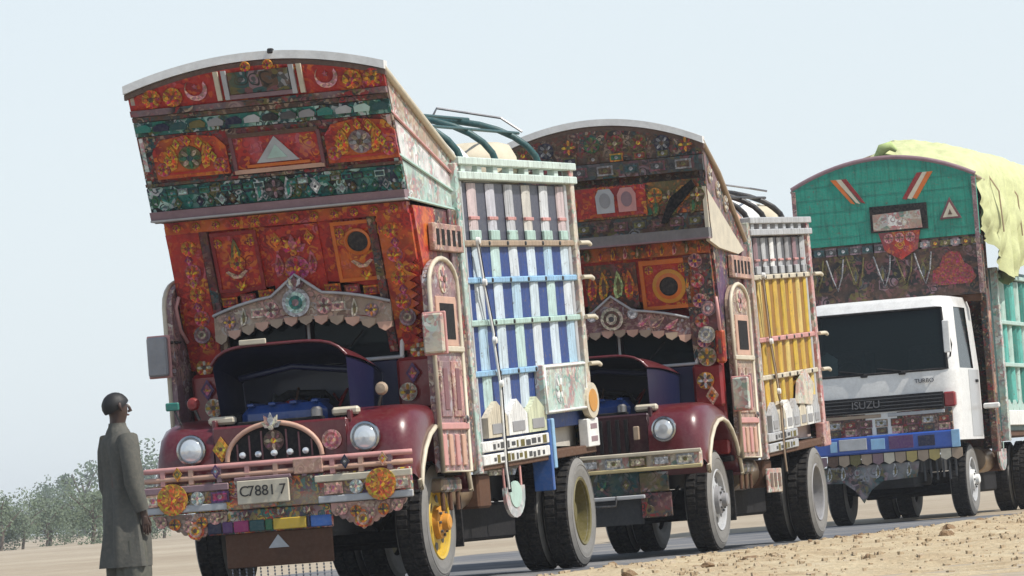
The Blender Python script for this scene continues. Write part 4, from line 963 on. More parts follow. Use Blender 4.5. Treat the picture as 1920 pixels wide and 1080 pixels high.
def face_two(root, S):
    P, B, O = helpers(root); yf = S['yface']; fm = front_map(yf); tilt = math.atan2(-(yf(3.2) - yf(2.2)), 1.0)
    def bd(name, x0, x1, z0, z1, w, col, mat='paint', d=.03, **kw):
        g = G(); g.slab([(x0, z0), (x1, z0), (x1, z1), (x0, z1)], fm, w, d, col); return P(name, g, mat, **kw)
    def oa(name, kind, r, cols, x, z, w=.02, **kw): return O(name, kind, r, cols, (x, yf(z) - w, z), (tilt, 0, 0), **kw)
    fr = bd('frieze_rail', -1.09, 1.09, 3.11, 3.25, .06, 'orange', 'art_olive', .05)
    for i in range(16): oa('frieze_leaf', 'leaf', .065, (('amber', 'brown'), ('pink', 'deep'), ('olive', 'tan'), ('orange', 'deep'))[i % 4], -1.0 + i * .133, 3.18, .065, parent=fr)
    for s in (-1, 1):
        bd('side_board', min(s * .80, s * 1.09), max(s * .80, s * 1.09), 2.0, 3.10, .05, 'wine' if s > 0 else 'deep', 'art_brown', .05)
        for i in range(5): oa('board_rosette', 'rosette', .075, (('pink', 'purple', 'rose', 'amber'), ('rose', 'red', 'peach', 'brown'))[i % 2], s * .93, 2.20 + i * .21, .055)
        c = s * .60; pn = bd('carved_panel', c - .28, c + .28, 2.58, 3.08, .03, 'red', 'art_red')
        for a0, a1, b0, b1 in ((c - .28, c + .28, 3.03, 3.08), (c - .28, c + .28, 2.56, 2.60), (c - .28, c - .24, 2.60, 3.03), (c + .24, c + .28, 2.60, 3.03)): bd('panel_moulding', a0, a1, b0, b1, .05, 'orange', 'paint', parent=pn)
        if s > 0:
            g = G(); g.lathe([(.18, 0), (.18, -.015, 'amber'), (.14, -.02, 'amber'), (.10, -.035), (.088, -.012, 'black'), (.001, -.010, 'black')], 'y', (0, 0, 0), 'orange', 26); P('porthole', g, 'paint', (c + .02, yf(2.80) - .03, 2.80), (tilt, 0, 0), parent=pn)
            oa('panel_leaf', 'leaf', .09, ('olive', 'amber'), c + .22, 2.82, .035, parent=pn)
        else: oa('panel_rosette', 'rosette', .16, ('amber', 'red', 'orange', 'deep'), c, 2.82, .035, parent=pn)
        for q in (-1, 1): oa('corner_boss', 'rosette', .045, ('amber', 'deep', 'orange', 'red'), c + q * .18, 2.98, .035, parent=pn)
    co = bd('centre_board', -.28, .28, 2.60, 3.08, .025, 'brown', 'art_olive')
    for x, c in ((.08, ('lime', 'olive')), (-.08, ('amber', 'brown')), (.2, ('orange', 'deep')), (-.2, ('orange', 'deep'))): oa('centre_leaf', 'leaf', .15, c, x, 2.86, .03, parent=co)
    vis, by, bmap, lo, hi = cab(root, S)
    O('visor_disc', 'bullseye', .12, ('cream', 'brown', 'cream', 'steel'), (0, by - .03, 2.50), (.1, 0, 0), parent=vis)
    for s in (-1, 1):
        O('visor_stud', 'bullseye', .055, ('lgrey', 'white', 'lgrey', 'grey'), (*bmap(s * .22, 2.54, .01)[:2], 2.54), parent=vis)
        for x in (.34, .48, .62): O('visor_ornament', 'leaf', .09, ('pink', 'rose') if x != .48 else ('peach', 'wine'), bmap(s * x, (lo(x) + hi(x)) / 2, .005), (0, s * .9, 0), parent=vis)
        O('pillar_disc', 'bullseye', .09, ('cream', 'lgrey', 'cream', 'grey'), (s * .97, yf(2.26) - .08, 2.26)); O('pillar_disc', 'bullseye', .08, ('mauve', 'pink', 'mauve', 'lgrey'), (s * 1.02, yf(2.53) - .08, 2.53)); O('pillar_flower', 'rosette', .10, ('tan', 'amber', 'olive', 'brown'), (s * .95, yf(2.05) - .08, 2.03))
        O('pillar_flower', 'rosette', .09, ('amber', 'lgrey', 'brown', 'pink'), (s * .92, S['fire'] - .09, 1.78)); O('pillar_diamond', 'diamond', .10, ('peach', 'orange', 'brown'), (s * .98, S['fire'] - .09, 1.62))
        B('orange_cheek_panel', s * 1.10 - .05, s * 1.10 + .05, yf(2.1) - .10, yf(2.1) - .02, 1.95, 2.30, 'orange', 'art_red', .02)
        B('cheek_slot', s * 1.10 - .015, s * 1.10 + .015, yf(2.1) - .107, yf(2.1) - .10, 2.05, 2.2, 'brown', ch=.003)

def bumper_two(root, S):
    P, B, O = helpers(root); y = -1.28
    B('front_bumper', -1.16, 1.16, y, y + .09, .88, 1.06, 'cream', 'art_pale', .02)
    for z, c in ((1.05, 'cream'), (.895, (.50, .42, .22))): B('bumper_bar', -1.17, 1.17, y - .03, y - .003, z - .02, z + .02, c)
    for i in range(9): O('bumper_tile', 'panel', .09, ((('olive', 'tan', 'cream'), ('tan', 'lgrey', 'lgrey'), ('lgrey', 'cream', 'olive'))[i % 3]), (-1.0 + i * .25, y - .012, .972))
    B('apron', -.72, .72, y + .04, y + .07, .62, .88, 'dteal', 'art_grey'); B('step_bar', -.80, .55, y - .04, y + .02, .60, .64, 'lgrey'); B('lower_apron', -.75, .50, y + .05, y + .09, .34, .60, 'steel', 'dark')
    B('number_plate', .50, .80, y - .01, y + .03, .66, .86, 'olive', 'art_grey'); B('plate_board', .50, .82, y + .0, y + .03, .40, .65, 'wine', 'art_brown')
    O('apron_ornament', 'lotus', .10, ('green', 'dteal', 'olive', 'tan'), (.1, y + .03, .76)); O('apron_ornament', 'rosette', .09, ('dteal', 'steel', 'green', 'olive'), (-.3, y + .03, .75)); O('apron_ornament', 'diamond', .09, ('steel', 'olive', 'tan'), (.35, y + .03, .75))
    g = G(); g.tube([(-.2, y - .02, .64), (-.2, y - .06, .54), (.25, y - .06, .54), (.25, y - .02, .64)], .018, 'steel', 6); P('tow_loop', g, 'metal')
    for s in (-1, 1): B('front_mudflap', s * .90 - .16, s * .90 + .16, .60, .62, .30, .95, 'black', 'rubber')

def yc2(z): return lean(z, (3.25, -.02), (4.27, -.14))
def yface2(z): return lean(z, (3.25, .18), (2.2, .36))
S2 = dict(wb=4.358, dy=.88, rimf=('lgrey', 'grey'), rimr=('grey', 'steel'), hw=1.165, cze=4.28, czc=4.55, yc=yc2, yc_pts=((3.25, 0), (4.27, 0)),
          cback=(1.62, 3.25, 3.62), roofcol='tan', darkband=9, fire=.36, open=True, lidz=2.08, nose=(.035, .008, .012), grille=False, yface=yface2, brow='wine', browmat='art_pink',  # nose: near-black maroon, shade on the front put into the colour
          door='tan', tile=('peach', 'tan'), mirror=(1.26, .36, 1.62), bed=1.95, bedL=3.22, tilt=2.3, bedz=2.50, rails=[1.88, 1.20, .79],
          panel=(.30, .14, .008), upanel=(.07, .07, .08), nrib=7, scz=.40, arch=(1.5, 0), ribtop=('lgrey', 'mauve', 'white', 'grey', 'lgrey'), rib=('yellow', (.60, .38, .05), (.62, .46, .14), 'yellow', (.56, .36, .05)), foot='lgrey',
          railcol=('cream', 'pink', 'cream'), toprail='lgrey', post='tan', post2='pink', teeth=('lgrey', 'cream', 'white'), toothin='grey', nteeth=7, boardz=.10, board='lgrey', cheek='purple', plate=False, disc=None, rod='tan',
          hoops=(.2, 1.1, 2.1), hooph=.42, hoopcol='black')
t2 = empty('decorated_lorry', (*T2O, 0), -A)
thing(t2, 'dark painted lorry with yellow ribbed load bed, between the red lorry and the white cab', 'truck', 'painted lorries queued along the road')
undercarriage(t2, S2); nose(t2, S2); cab_side(t2, S2); crown_two(t2, S2); face_two(t2, S2); bumper_two(t2, S2); load_bed(t2, S2)
for s in (1, -1):
    P_, B_, O_ = helpers(t2)
    B_('hanging_side_flap', min(s * 1.16, s * 1.19), max(s * 1.16, s * 1.19), 1.75, 2.45, .56, .82, 'tan', 'art_pale')
    for q in range(3): B_('flap_slot', min(s * 1.188, s * 1.195), max(s * 1.188, s * 1.195), 1.85 + q * .2, 1.97 + q * .2, .62, .77, 'brown', ch=.002)

# ------------------------------------------------------------------ third lorry: white forward-control cab
t3 = empty('white_cab_lorry', (*T3O, 0), -A)
thing(t3, 'white flat fronted lorry under a teal crown with green tarpaulin, farthest back', 'truck', 'painted lorries queued along the road')
K['crown'] = (.010, .27, .19)
S3 = dict(wb=4.5, dy=.8, rimf=('lgrey', 'white'), rimr=('grey', 'steel'))
undercarriage(t3, S3)
P, B, O = helpers(t3)
def plan(z):
    """half-outline of the cab at height z, back-left round the front to back-right"""
    t = max(0, z - 2.10); ins = .13 * t if z < 3.0 else .13 * .9 + (z - 3.0) * .55
    yf = -1.26 + .22 * t + (0 if z < 3.0 else (z - 3.0) * .4); hw = 1.14 - ins * .55; r = .22
    pts = [(-hw, .55), (-hw, .10), (-hw, -.35), (-hw, yf + r)]
    pts += [(-hw + r - r * math.cos(a), yf + r - r * math.sin(a)) for a in (R(22), R(45), R(68))]
    pts += [(-hw + r, yf), (-hw * .4, yf - .025), (0, yf - .035), (hw * .4, yf - .025), (hw - r, yf)]
    pts += [(hw - r + r * math.sin(a), yf + r - r * math.cos(a)) for a in (R(22), R(45), R(68))]
    pts += [(hw, yf + r), (hw, -.35), (hw, .10), (hw, .55)]
    return [(x, y, z) for x, y in pts]
zs = [1.10, 1.12, 1.35, 1.60, 1.85, 2.06, 2.12, 2.4, 2.7, 3.0, 3.06, 3.12, 3.155, 3.17]
rows = [plan(z) for z in zs]; n = len(rows[0])
rows[-1] = [(x * .85, y * .85 - .05, z + .01) for x, y, z in rows[-1]]
g = G(); Vs = [p for r in rows for p in r]; F = []
for i in range(len(zs) - 1):
    for j in range(n - 1):
        win = 2.11 < zs[i] < 2.99
        if win and (6 <= j <= 11): continue
        if win and (j in (1, 2) or n - 2 - j in (1, 2)) : continue
        F.append([i * n + j, i * n + j + 1, (i + 1) * n + j + 1, (i + 1) * n + j])
g.add(Vs, F, 'white', True); o_ = len(rows) * n - n
g.add(rows[-1], [list(range(n))], 'white'); g.add([p for r in rows for p in (r[0], r[-1])], [[2 * i, 2 * i + 1, 2 * i + 3, 2 * i + 2] for i in range(5)], 'white')
M['white'] = painted('white_cab_paint', .3, dust=.16, coat=.3, bump=.04, stain=.4)
cabm = P('cab_body', g, 'white', fix=False)
g = G(); W = [[tuple(Vector(p) + Vector((0, .02, 0))) for p in r[6:13]] for r in rows[6:10]]; g.grid(W, 'black'); wi = P('windscreen', g, 'glass', fix=False)
seal = [p for p in rows[6][6:13]] + [r[12] for r in rows[7:9]] + [p for p in rows[9][6:13][::-1]] + [r[6] for r in rows[7:9][::-1]]
g = G(); g.tube(seal, .018, 'black', 6, closed=True); P('windscreen_seal', g, 'rubber', parent=wi)
for s in (0, 1):
    js = (n - 4, n - 3, n - 2) if s else (1, 2, 3)
    g = G(); g.grid([[(r[j][0] * .985, r[j][1], r[j][2]) for j in js] for r in rows[6:10]], 'black'); P('side_window', g, 'glass', fix=False)
    sx = 1 if s else -1
    g = G(); g.box(sx * 1.142 - .004, sx * 1.142 + .004, -.36, .45, 1.14, 2.1, 'lgrey', .003); P('door_seam', g, 'white')
    g = G(); g.box(min(sx * 1.14, sx * 1.165), max(sx * 1.14, sx * 1.165), .15, .32, 1.92, 1.96, 'black'); P('door_handle', g, 'dark')
    g = G(); g.box(sx * 1.30 - .12, sx * 1.30 + .12, .44, .50, 1.53, 1.61, 'white', .02); P('side_marker_arm', g, 'white')
    g = G(); g.tube([(sx * 1.02, -1.12, 2.25), (sx * 1.10, -1.35, 2.45), (sx * 1.04, -1.36, 2.75)], .012, 'black', 6); P('mirror_arm', g, 'dark')
    g = G(); g.box(sx * 1.045 - .05, sx * 1.045 + .05, -1.40, -1.36, 2.34, 2.80, 'white' if s else 'grey', .02); P('mirror', g, 'white')
B('cab_interior', -1.0, 1.0, .35, .45, 1.3, 3.0, 'black', 'dark'); B('cab_floor', -1.05, 1.05, -1.1, .45, 1.12, 1.16, 'black', 'dark'); B('cab_lining', -.98, .98, -.95, .4, 3.02, 3.05, 'steel', 'dark')
B('dashboard', -1.0, 1.0, -1.12, -.85, 1.9, 2.12, 'black', 'dark', .05)
for s in (-1, 1): B('seat', s * .55 - .28, s * .55 + .28, -.2, .3, 1.6, 2.45, 'black', 'cloth', .06)
g = G(); g.tube([(-.5 + .2 * math.cos(a), -.72 + .05 * math.sin(a), 2.12 + .18 * math.sin(a)) for a in [i * PI / 8 for i in range(16)]], .016, 'black', 6, closed=True); P('steering_wheel', g, 'dark')
g = G()
cl = [[(-.92 + .30 * u / 6 + .03 * mnoise.noise((u, v_, 1)), -1.02 + .10 * v_ / 6 + .05 * mnoise.noise((u * .9, v_ * .9, 5)), 2.12 + .36 * v_ / 6 * (1 - .10 * abs(u - 3)) + .03 * mnoise.noise((u, v_, 9))) for u in range(7)] for v_ in range(7)]
g.grid(cl, 'white')
P('pale_crumpled_shape', g, 'cloth', fix=False)  # pale crumpled shape low behind the windscreen
for x0, x1 in ((-.2, -.55), (.35, 0)):
    g = G(); g.tube([(x0, -1.31, 2.13), (x1, -1.28, 2.19)], .012, 'black', 6); P('wiper', g, 'dark')
    B('wiper_base', x0 - .05, x0 + .05, -1.32, -1.26, 2.08, 2.12, 'black', 'dark', .01)
ts = text_mesh('ISUZU', .15, .006); at = ts.attributes.new('Col', 'FLOAT_COLOR', 'CORNER'); at.data.foreach_set('color', [.16, .16, .17, 1] * len(ts.loops))
B('grille', -1.0, .92, -1.33, -1.285, 1.575, 1.80, 'black', 'dark')
for i in range(4): B('grille_slat', -.98, .90, -1.34, -1.33, 1.60 + i * .05, 1.615 + i * .05, 'steel', 'dark', .003)
link('grille_lettering', ts, 'metal', t3, (-.20, -1.345, 1.685), (PI / 2, 0, 0))
ts = text_mesh('TURBO', .085, .004); at = ts.attributes.new('Col', 'FLOAT_COLOR', 'CORNER'); at.data.foreach_set('color', [.02, .02, .03, 1] * len(ts.loops))
link('badge_lettering', ts, 'paint', t3, (.66, -1.30, 1.97), (PI / 2, 0, 0))
for s in (-1, 1):
    B('corner_lamp', s * 1.0 - .085, s * 1.0 + .085, -1.30, -1.16, 1.58, 1.79, 'deep', 'gloss', .02)
B('front_skirt', -1.02, 1.02, -1.29, -1.10, 1.20, 1.57, 'wine', 'art_brown'); B('trim_bar', -1.0, .0, -1.31, -1.29, 1.50, 1.55, 'tan'); B('trim_bar', .10, .92, -1.31, -1.29, 1.50, 1.55, 'lgrey')
for i in range(9): O('skirt_tile', 'panel', .09, (('wine', 'brown', 'pink'), ('tan', 'lgrey', 'olive'), ('brown', 'deep', 'tan'))[i % 3], (-.9 + i * .225, -1.295, 1.42))
for i in range(9): O('skirt_tile', 'panel', .08, (('brown', 'wine', 'tan'), ('steel', 'brown', 'olive'), ('pink', 'tan', 'brown'))[i % 3], (-.9 + i * .225, -1.295, 1.31))
B('front_bumper', -1.10, 1.10, -1.38, -1.28, 1.0, 1.25, (.015, .075, .36), 'gloss', .02)
B('bumper_plate', -.62, -.22, -1.395, -1.38, 1.06, 1.22, 'lgrey'); B('bumper_tile', -.16, .04, -1.39, -1.38, 1.05, 1.2, 'sky'); B('bumper_tile', -.75, -.65, -1.39, -1.38, 1.05, 1.2, 'sky'); B('bumper_tile', .10, .45, -1.39, -1.38, 1.04, 1.22, 'purple'); B('bumper_tile', .52, .76, -1.39, -1.38, 1.05, 1.2, 'navy'); B('bumper_end', 1.0, 1.12, -1.39, -1.37, 1.0, 1.25, 'sky')
for i in range(14):
    x = -1.06 + i * .163; g = G()
    g.slab([(x - .075, .99), (x - .075, .87), (x, .83), (x + .075, .87), (x + .075, .99)], FR, 1.35, .02, ('tan', (.45, .35, .12), 'cream', 'tan', (.45, .35, .12))[i % 5] if i > 6 else ('tan', 'mauve', 'brown', 'tan', 'olive')[i % 5]); P('fringe_tab', g)
g = G(); g.slab([(-1.0, .84), (-1.0, .62), (-.6, .60), (-.45, .48), (-.34, .30), (-.22, .48), (-.05, .60), (.45, .62), (.5, .84)], FR, 1.30, .02, 'grey'); P('apron', g, 'art_grey')
for x in (-.8, -.6, -.1, .15, .35): O('apron_ornament', 'leaf', .10, ('lgrey', 'olive'), (x, -1.31, .74))
for i in range(6): B('hanging_strap', .55 + i * .09, .58 + i * .09, -1.28, -1.27, .55 + .04 * (i % 2), .84, 'steel', 'cloth', ch=.003)
# crown above and behind the cab
hw3 = 1.36; yc3 = .28; fm3 = lambda u, v, w: (u, yc3 - w, v)
def PO(name, pts, w, d, col, mat='paint', **kw):
    g = G(); g.slab(pts, fm3, w, d, col); return P(name, g, mat, **kw)
n = 20; xs_ = [-hw3 + 2 * hw3 * i / n for i in range(n + 1)]
PO('crown_board', [(-hw3, 4.06), (hw3, 4.06)] + [(x, arcz(x, hw3, 4.90, 5.25)) for x in xs_[::-1]], .02, .08, 'crown', 'plank')
for i in range(5):
    z = 4.18 + i * .19; PO('board_joint', [(-hw3 + .01, z), (hw3 - .01, z), (hw3 - .01, z + .006), (-hw3 + .01, z + .006)], .023, .02, 'teal')
PO('lower_crown_board', [(-hw3, 3.20), (hw3, 3.20), (hw3, 4.055), (-hw3, 4.055)], .01, .08, 'brown', 'art_dusk')
g = G(); g.tube([(x, yc3, arcz(x, hw3, 4.93, 5.28)) for x in xs_], .035, 'mauve', 8); P('arch_trim', g)
for s in (-1, 1):
    cx = s * .52
    for q, c in enumerate(('orange', 'cream', 'deep')):
        d = (q - 1) * .075 * -s; g = G()
        g.slab([(cx + d - s * .14 - .03, 4.66), (cx + d - s * .14 + .03, 4.64), (cx + d + s * .12 + .035, 5.02), (cx + d + s * .12 - .05, 5.02)], fm3, .034, .02, c); P('painted_stripe', g)
    g = G(); g.slab([(s * hw3, 3.2), (s * hw3, 4.9), (s * (hw3 - .06), 4.9), (s * (hw3 - .06), 3.2)], fm3, .035, .03, 'mauve'); P('edge_strip', g, 'art_pink')
sg = PO('sign_board', [(-.22, 4.20), (.62, 4.20), (.62, 4.58), (-.22, 4.58)], .05, .04, 'black', 'matte'); PO('sign_face', [(-.18, 4.22), (.54, 4.22), (.52, 4.48), (-.18, 4.46)], .06, .03, 'tan', 'art_pale', parent=sg)
PO('red_pendant', [(-.12, 4.19), (.50, 4.19), (.44, 3.92), (.19, 3.78), (-.04, 3.92)], .04, .03, 'wine', 'art_red')
for i in range(3): O('pendant_boss', 'rosette', .07, ('pink', 'wine', 'rose', 'brown'), (.03 + i * .16, yc3 - .045, 4.10))
tw = PO('warning_triangle', [(.80, 4.31), (1.12, 4.31), (.96, 4.62)], .045, .03, 'wine'); PO('triangle_face', [(.85, 4.335), (1.07, 4.335), (.96, 4.55)], .055, .02, 'cream', parent=tw); PO('triangle_spot', [(.93, 4.37), (.99, 4.37), (.96, 4.45)], .06, .02, 'brown', parent=tw)
PO('red_painted_motif', [(.62, 3.42), (.72, 3.36), (1.18, 3.36), (1.26, 3.44), (1.20, 3.60), (1.10, 3.66), (1.04, 3.82), (.90, 3.85), (.80, 3.78), (.74, 3.64), (.64, 3.58)], .03, .02, 'deep', 'orn')
for i in range(7): O('crown_tile', 'panel', .10, (('steel', 'olive', 'tan'), ('mauve', 'grey', 'pink'), ('olive', 'brown', 'amber'))[i % 3], (.40 + i * .15, yc3 - .015, 3.97)); O('crown_tile', 'panel', .10, (('mauve', 'steel', 'grey'), ('steel', 'dteal', 'lgrey'))[i % 2], (-1.2 + i * .18, yc3 - .015, 3.97))
for i, x in enumerate((-1.1, -.8, -.5, -.1, .22, .5)):
    g = G(); g.tube([(x - .12, yc3 - .02, 3.86), (x - .05, yc3 - .03, 3.6), (x + .02, yc3 - .02, 3.4), (x + .10, yc3 - .03, 3.62), (x + .13, yc3 - .02, 3.86)], .013, 'grey' if i % 2 else 'olive', 6); P('painted_swag', g, 'orn'); O('crown_leaf', 'leaf', .13, (('steel', 'olive'), ('brown', 'wine'), ('olive', 'steel'))[i % 3], (x, yc3 - .015, 3.60))
B('crown_brace', -1.3, 1.3, yc3 + .06, yc3 + .16, 3.1, 3.2, 'brown', 'dark')
# carved board in the gap behind the cab
B('bulkhead', -1.22, 1.22, 1.50, 1.58, .95, 4.9, 'brown', 'art_brown')
for s in (-1, 1):
    B('gap_post', s * 1.22 - .05, s * 1.22 + .05, .95, 1.05, .9, 4.6, 'brown', 'art_brown'); B('gap_panel', s * 1.20 - .02, s * 1.20 + .02, 1.06, 1.48, .9, 3.3, 'wine', 'art_brown')
    for i in range(4): B('gap_tile', min(s * 1.215, s * 1.235), max(s * 1.215, s * 1.235), 1.10, 1.44, 1.3 + i * .45, 1.62 + i * .45, ('olive', 'tan', 'brown', 'peach')[i], 'art_olive')
    g = G(); g.tube([(s * hw3, yc3 + .02, 4.9), (s * hw3, 1.5, 4.85)], .025, 'tan', 6); P('crown_stay', g)
# ribbed load bed
for s in (1, -1):
    def sx(a, b): return (min(s * a, s * b), max(s * a, s * b))
    B('back_panel', *sx(1.17, 1.20), 1.6, 6.6, 1.2, 3.6, 'dteal'); B('front_post', *sx(1.17, 1.30), 1.85, 2.0, 1.05, 3.62, 'mint', 'art_pale')
    B('rear_post', *sx(1.17, 1.30), 6.45, 6.6, 1.05, 3.62, 'mint', 'art_pale')
    for i in range(10):
        y = 2.22 + i * .44
        for z0, z1 in ((1.62, 2.15), (2.21, 2.78), (2.84, 3.45)):
            g = G(); prof = [(-.13, 1.20), (-.11, 1.235), (0, 1.258), (.11, 1.235), (.13, 1.20)]
            g.grid([[(s * p[1], y + p[0], zz) for p in prof] for zz in (z0, z1)], ('mint', 'teal', (.10, .42, .36))[(i + int(z0 * 2)) % 3]); P('plank_rib', g, 'plank')
    for z in (2.18, 2.81, 3.50): B('rail', *sx(1.20, 1.29), 1.95, 6.6, z - .03, z + .03, 'mint')
    for i in range(5): B('lower_board', *sx(1.20, 1.28), 1.98 + i * .9, 2.86 + i * .9, 1.28, 1.50, 'white')
    for i in range(8):
        g = G(); y = 2.05 + i * .55; g.slab([(y, 1.50), (y + .52, 1.50), (y + .52, 1.54), (y + .26, 1.66), (y, 1.54)], lambda u, v, w_: (s * (1.22 + w_), u, v), .05, .04, 'mint'); P('toothed_board', g)
    for q in (0, 1): B('strap', *sx(1.15, 1.165), 1.6 + q * .44, 1.64 + q * .44, .8, 1.3, 'mint', ch=.003)
    g = G(); g.slab([(1.84 + .34 * math.cos(a), .86 + .24 * math.sin(a)) for a in [PI + i * PI / 10 for i in range(11)]] + [(2.18, .94), (1.50, .94)], lambda u, v, w_: (s * (1.14 + w_), u, v), .04, .03, 'lgrey'); P('hanging_disc', g, 'art_pale')
B('bed_floor', -1.2, 1.2, 1.6, 6.6, 1.12, 1.2, 'brown', 'matte'); B('tailboard', -1.2, 1.2, 6.5, 6.58, 1.2, 3.5, 'teal')

# ------------------------------------------------------------------ tarpaulin and sacks: loads are things of their own
def place(o, root, x, y, z, rz=0):
    p = root.matrix_world if False else Matrix.Translation(root.location) @ Matrix.Rotation(root.rotation_euler.z, 4, 'Z')
    o.matrix_world = p @ Matrix.Translation((x, y, z)) @ Matrix.Rotation(rz, 4, 'Z'); return o
g = G(); rows = []
NX = 110
for j in range(123):
    y = .52 + j * .052; row = []
    for i in range(NX + 1):
        u = i / NX * 2 - 1      # -1 left hem .. 1 right hem
        s = 1 if u > 0 else -1; a = abs(u)
        drop = 3.36 + (2.1 - y) * .55 if y < 2.1 else 3.36 + min(.55, (y - 2.1) * .24)
        drop += 0.10 * mnoise.noise((y * 2.3, s * 3, 1))
        if a < .55: x = a / .55 * 1.22; z = 5.31 - .24 * (x / 1.22) ** 2 - (.34 * min(1, x / .7) if s < 0 else 0) + .27 * min(1, max(0, (y - .5) / .6))
        elif a < .65: t = (a - .55) / .10; x = 1.22 + .24 * math.sin(t * PI / 2); z = 5.07 - .23 * (1 - math.cos(t * PI / 2)) - (.34 * (1 - t) if s < 0 else 0) + .27 * min(1, max(0, (y - .5) / .6)) * (1 - t)
        else: t = (a - .65) / .35; x = 1.46 + .05 * math.sin(t * PI) - .10 * t; z = 4.82 + (drop - 4.82) * t
        f1 = mnoise.noise((y * 3.2 + a * 1.2, s * 2.0 + a * .8, 2)); f2 = mnoise.noise((y * 7, a * 3 + s, 7))
        q = max(0, (a - .45)) * 1.6
        f3 = abs(mnoise.noise((y * 4.5 + a * 2, a * 6 * s, 4))); f4 = abs(mnoise.noise((y * 11, a * 7 + s, 9)))
        x += (.20 * f1 + .09 * f2) * q + .10 * q + (.16 * f3 + .07 * f4) * min(1, q + .25) - .05; z -= (.10 * f3 + .05 * f4) * (1 - min(1, q)); z += (.05 * f1 + .03 * f2) * (1 - min(1, q)) + .07 * math.exp(-((y - .7) / .25) ** 2) * (1 - a)
        x += .05 * q * math.sin(y * 9 + a * 4 + 2 * f1)
        x *= .905 + .095 * min(1, max(0, (y - .52) / .8))
        row.append((s * x, y, z))
    rows.append(row)
g.grid(rows, (.58, .61, .33))
M['tarp'] = painted('tarpaulin_cloth', .8, dust=.10, spec=.2, bump=.3, stain=.55)
o = part('tarpaulin', g, 'tarp', fix=False)
place(o, t3, 0, 0, 0); thing(o, 'pale lime green tarpaulin draped in folds over the load of the white cab lorry', 'tarpaulin')
sk = o
g = G(); g.tube([(-.1, .50, 5.30), (.0, .44, 5.42), (.12, .47, 5.46), (.2, .5, 5.38)], [.05, .08, .07, .03], 'lime', 8); g2 = part('tied_corner', g, 'tarp', sk)
for y in (1.2, 2.9, 4.6):
    g = G(); g.tube([(1.50 * s_ if k_ else 1.30 * s_, y + .02 * k_, z_) for s_, k_, z_ in ((-1, 1, 4.0), (-1, 0, 5.12))] + [(0, y, 5.47)] + [(1.30, y, 5.12), (1.54, y, 4.7), (1.56, y + .05, 4.1)], .012, 'tan', 5); part('rope', g, 'cloth', sk)

def sack_mesh(seed, col):
    bm = bmesh.new(); bmesh.ops.create_icosphere(bm, subdivisions=3, radius=1)
    for v in bm.verts:
        c = v.co.copy(); e = 1.35
        v.co = Vector([math.copysign(abs(x) ** (1 / e), x) for x in c])
        v.co *= 1 + .13 * mnoise.noise(c * 1.7 + Vector((seed, 0, 0))) + .05 * mnoise.noise(c * 5 + Vector((0, seed, 0)))
        v.co.x *= .36; v.co.y *= .46; v.co.z *= .24 * (1 + .1 * c.y)
    g = G(); bm.verts.ensure_lookup_table(); g.add([v.co for v in bm.verts], [[v.index for v in f.verts] for f in bm.faces], col, True); bm.free(); return g
def load(root, S, col, spots, where, words):
    z0 = 1.0 + S['bedz']; L = S['bedL']
    g = G(); rows = []
    for i in range(13):
        y = S['bed'] + .15 + (L - .3) * i / 12
        rows.append([(x / 8 * 1.02, y, z0 - .50 + .10 * mnoise.noise((x * .4, y * 1.4, 3)) + .16 * (1 - (x / 8) ** 2) + .034 * (y - S['bed'])) for x in range(-8, 9)])
    bot = [[(x, y, 1.15) for x, y, z in r] for r in rows]
    g.grid(rows, col)
    for a, b_ in ((rows[0], bot[0]), (rows[-1], bot[-1]), ([r[0] for r in rows], [r[0] for r in bot]), ([r[-1] for r in rows], [r[-1] for r in bot])): g.grid([a, b_], col)
    o = part('sackcloth_cover', g, 'cloth', fix=False); place(o, root, 0, 0, 0); thing(o, 'pale sackcloth cover over the load inside ' + where, 'cloth cover')
    for i, (x, y, dz, rz, sc) in enumerate(spots):
        o = part('sack', sack_mesh(i + len(words[0]), K[words[i][1]]), 'cloth'); place(o, root, x, S['bed'] + y, z0 + dz + .034 * y, rz); o.scale = (sc, sc, sc)
        g = G(); g.lathe([(.001, .42), (.05, .43), (.035, .47), (.07, .55), (.001, .56)], 'y', (0, 0, .02), words[i][1], 10); part('tied_neck', g, 'cloth', o)
        thing(o, words[i][0], 'sack', 'sacks piled above the load bed rails')
load(t1, S1, (.52, .49, .43), [(.72, .55, -.02, .4, 1.0), (.70, 2.1, -.02, -.3, 1.05), (-.2, 1.3, -.08, 1.2, 1.0), (-.6, 2.6, -.05, .2, 1.0)], 'the blue ribbed lorry bed',
     [('bright white sack bulging above the rail near the front hoop of the blue bed', 'white'), ('cream tied bundle above the rail in the middle of the blue bed', 'cream'), ('grey white sack lying deep under the middle hoop of the blue bed', 'lgrey'), ('tan sack on the far side of the blue bed', 'tan')])
load(t2, S2, (.55, .45, .42), [(.66, .45, -.06, .5, .9), (.62, 1.25, .02, -.2, 1.05), (.66, 2.1, -.02, .3, 1.1), (-.1, 1.6, .06, 1.1, 1.1)], 'the yellow ribbed lorry bed',
     [('small pinkish sack at the front of the yellow bed under its first hoop', 'peach'), ('plump white sack under the middle hoop of the yellow bed', 'white'), ('cream sack at the rear rail of the yellow bed', 'cream'), ('pale pink sack on top of the pile in the yellow bed', 'pink')])

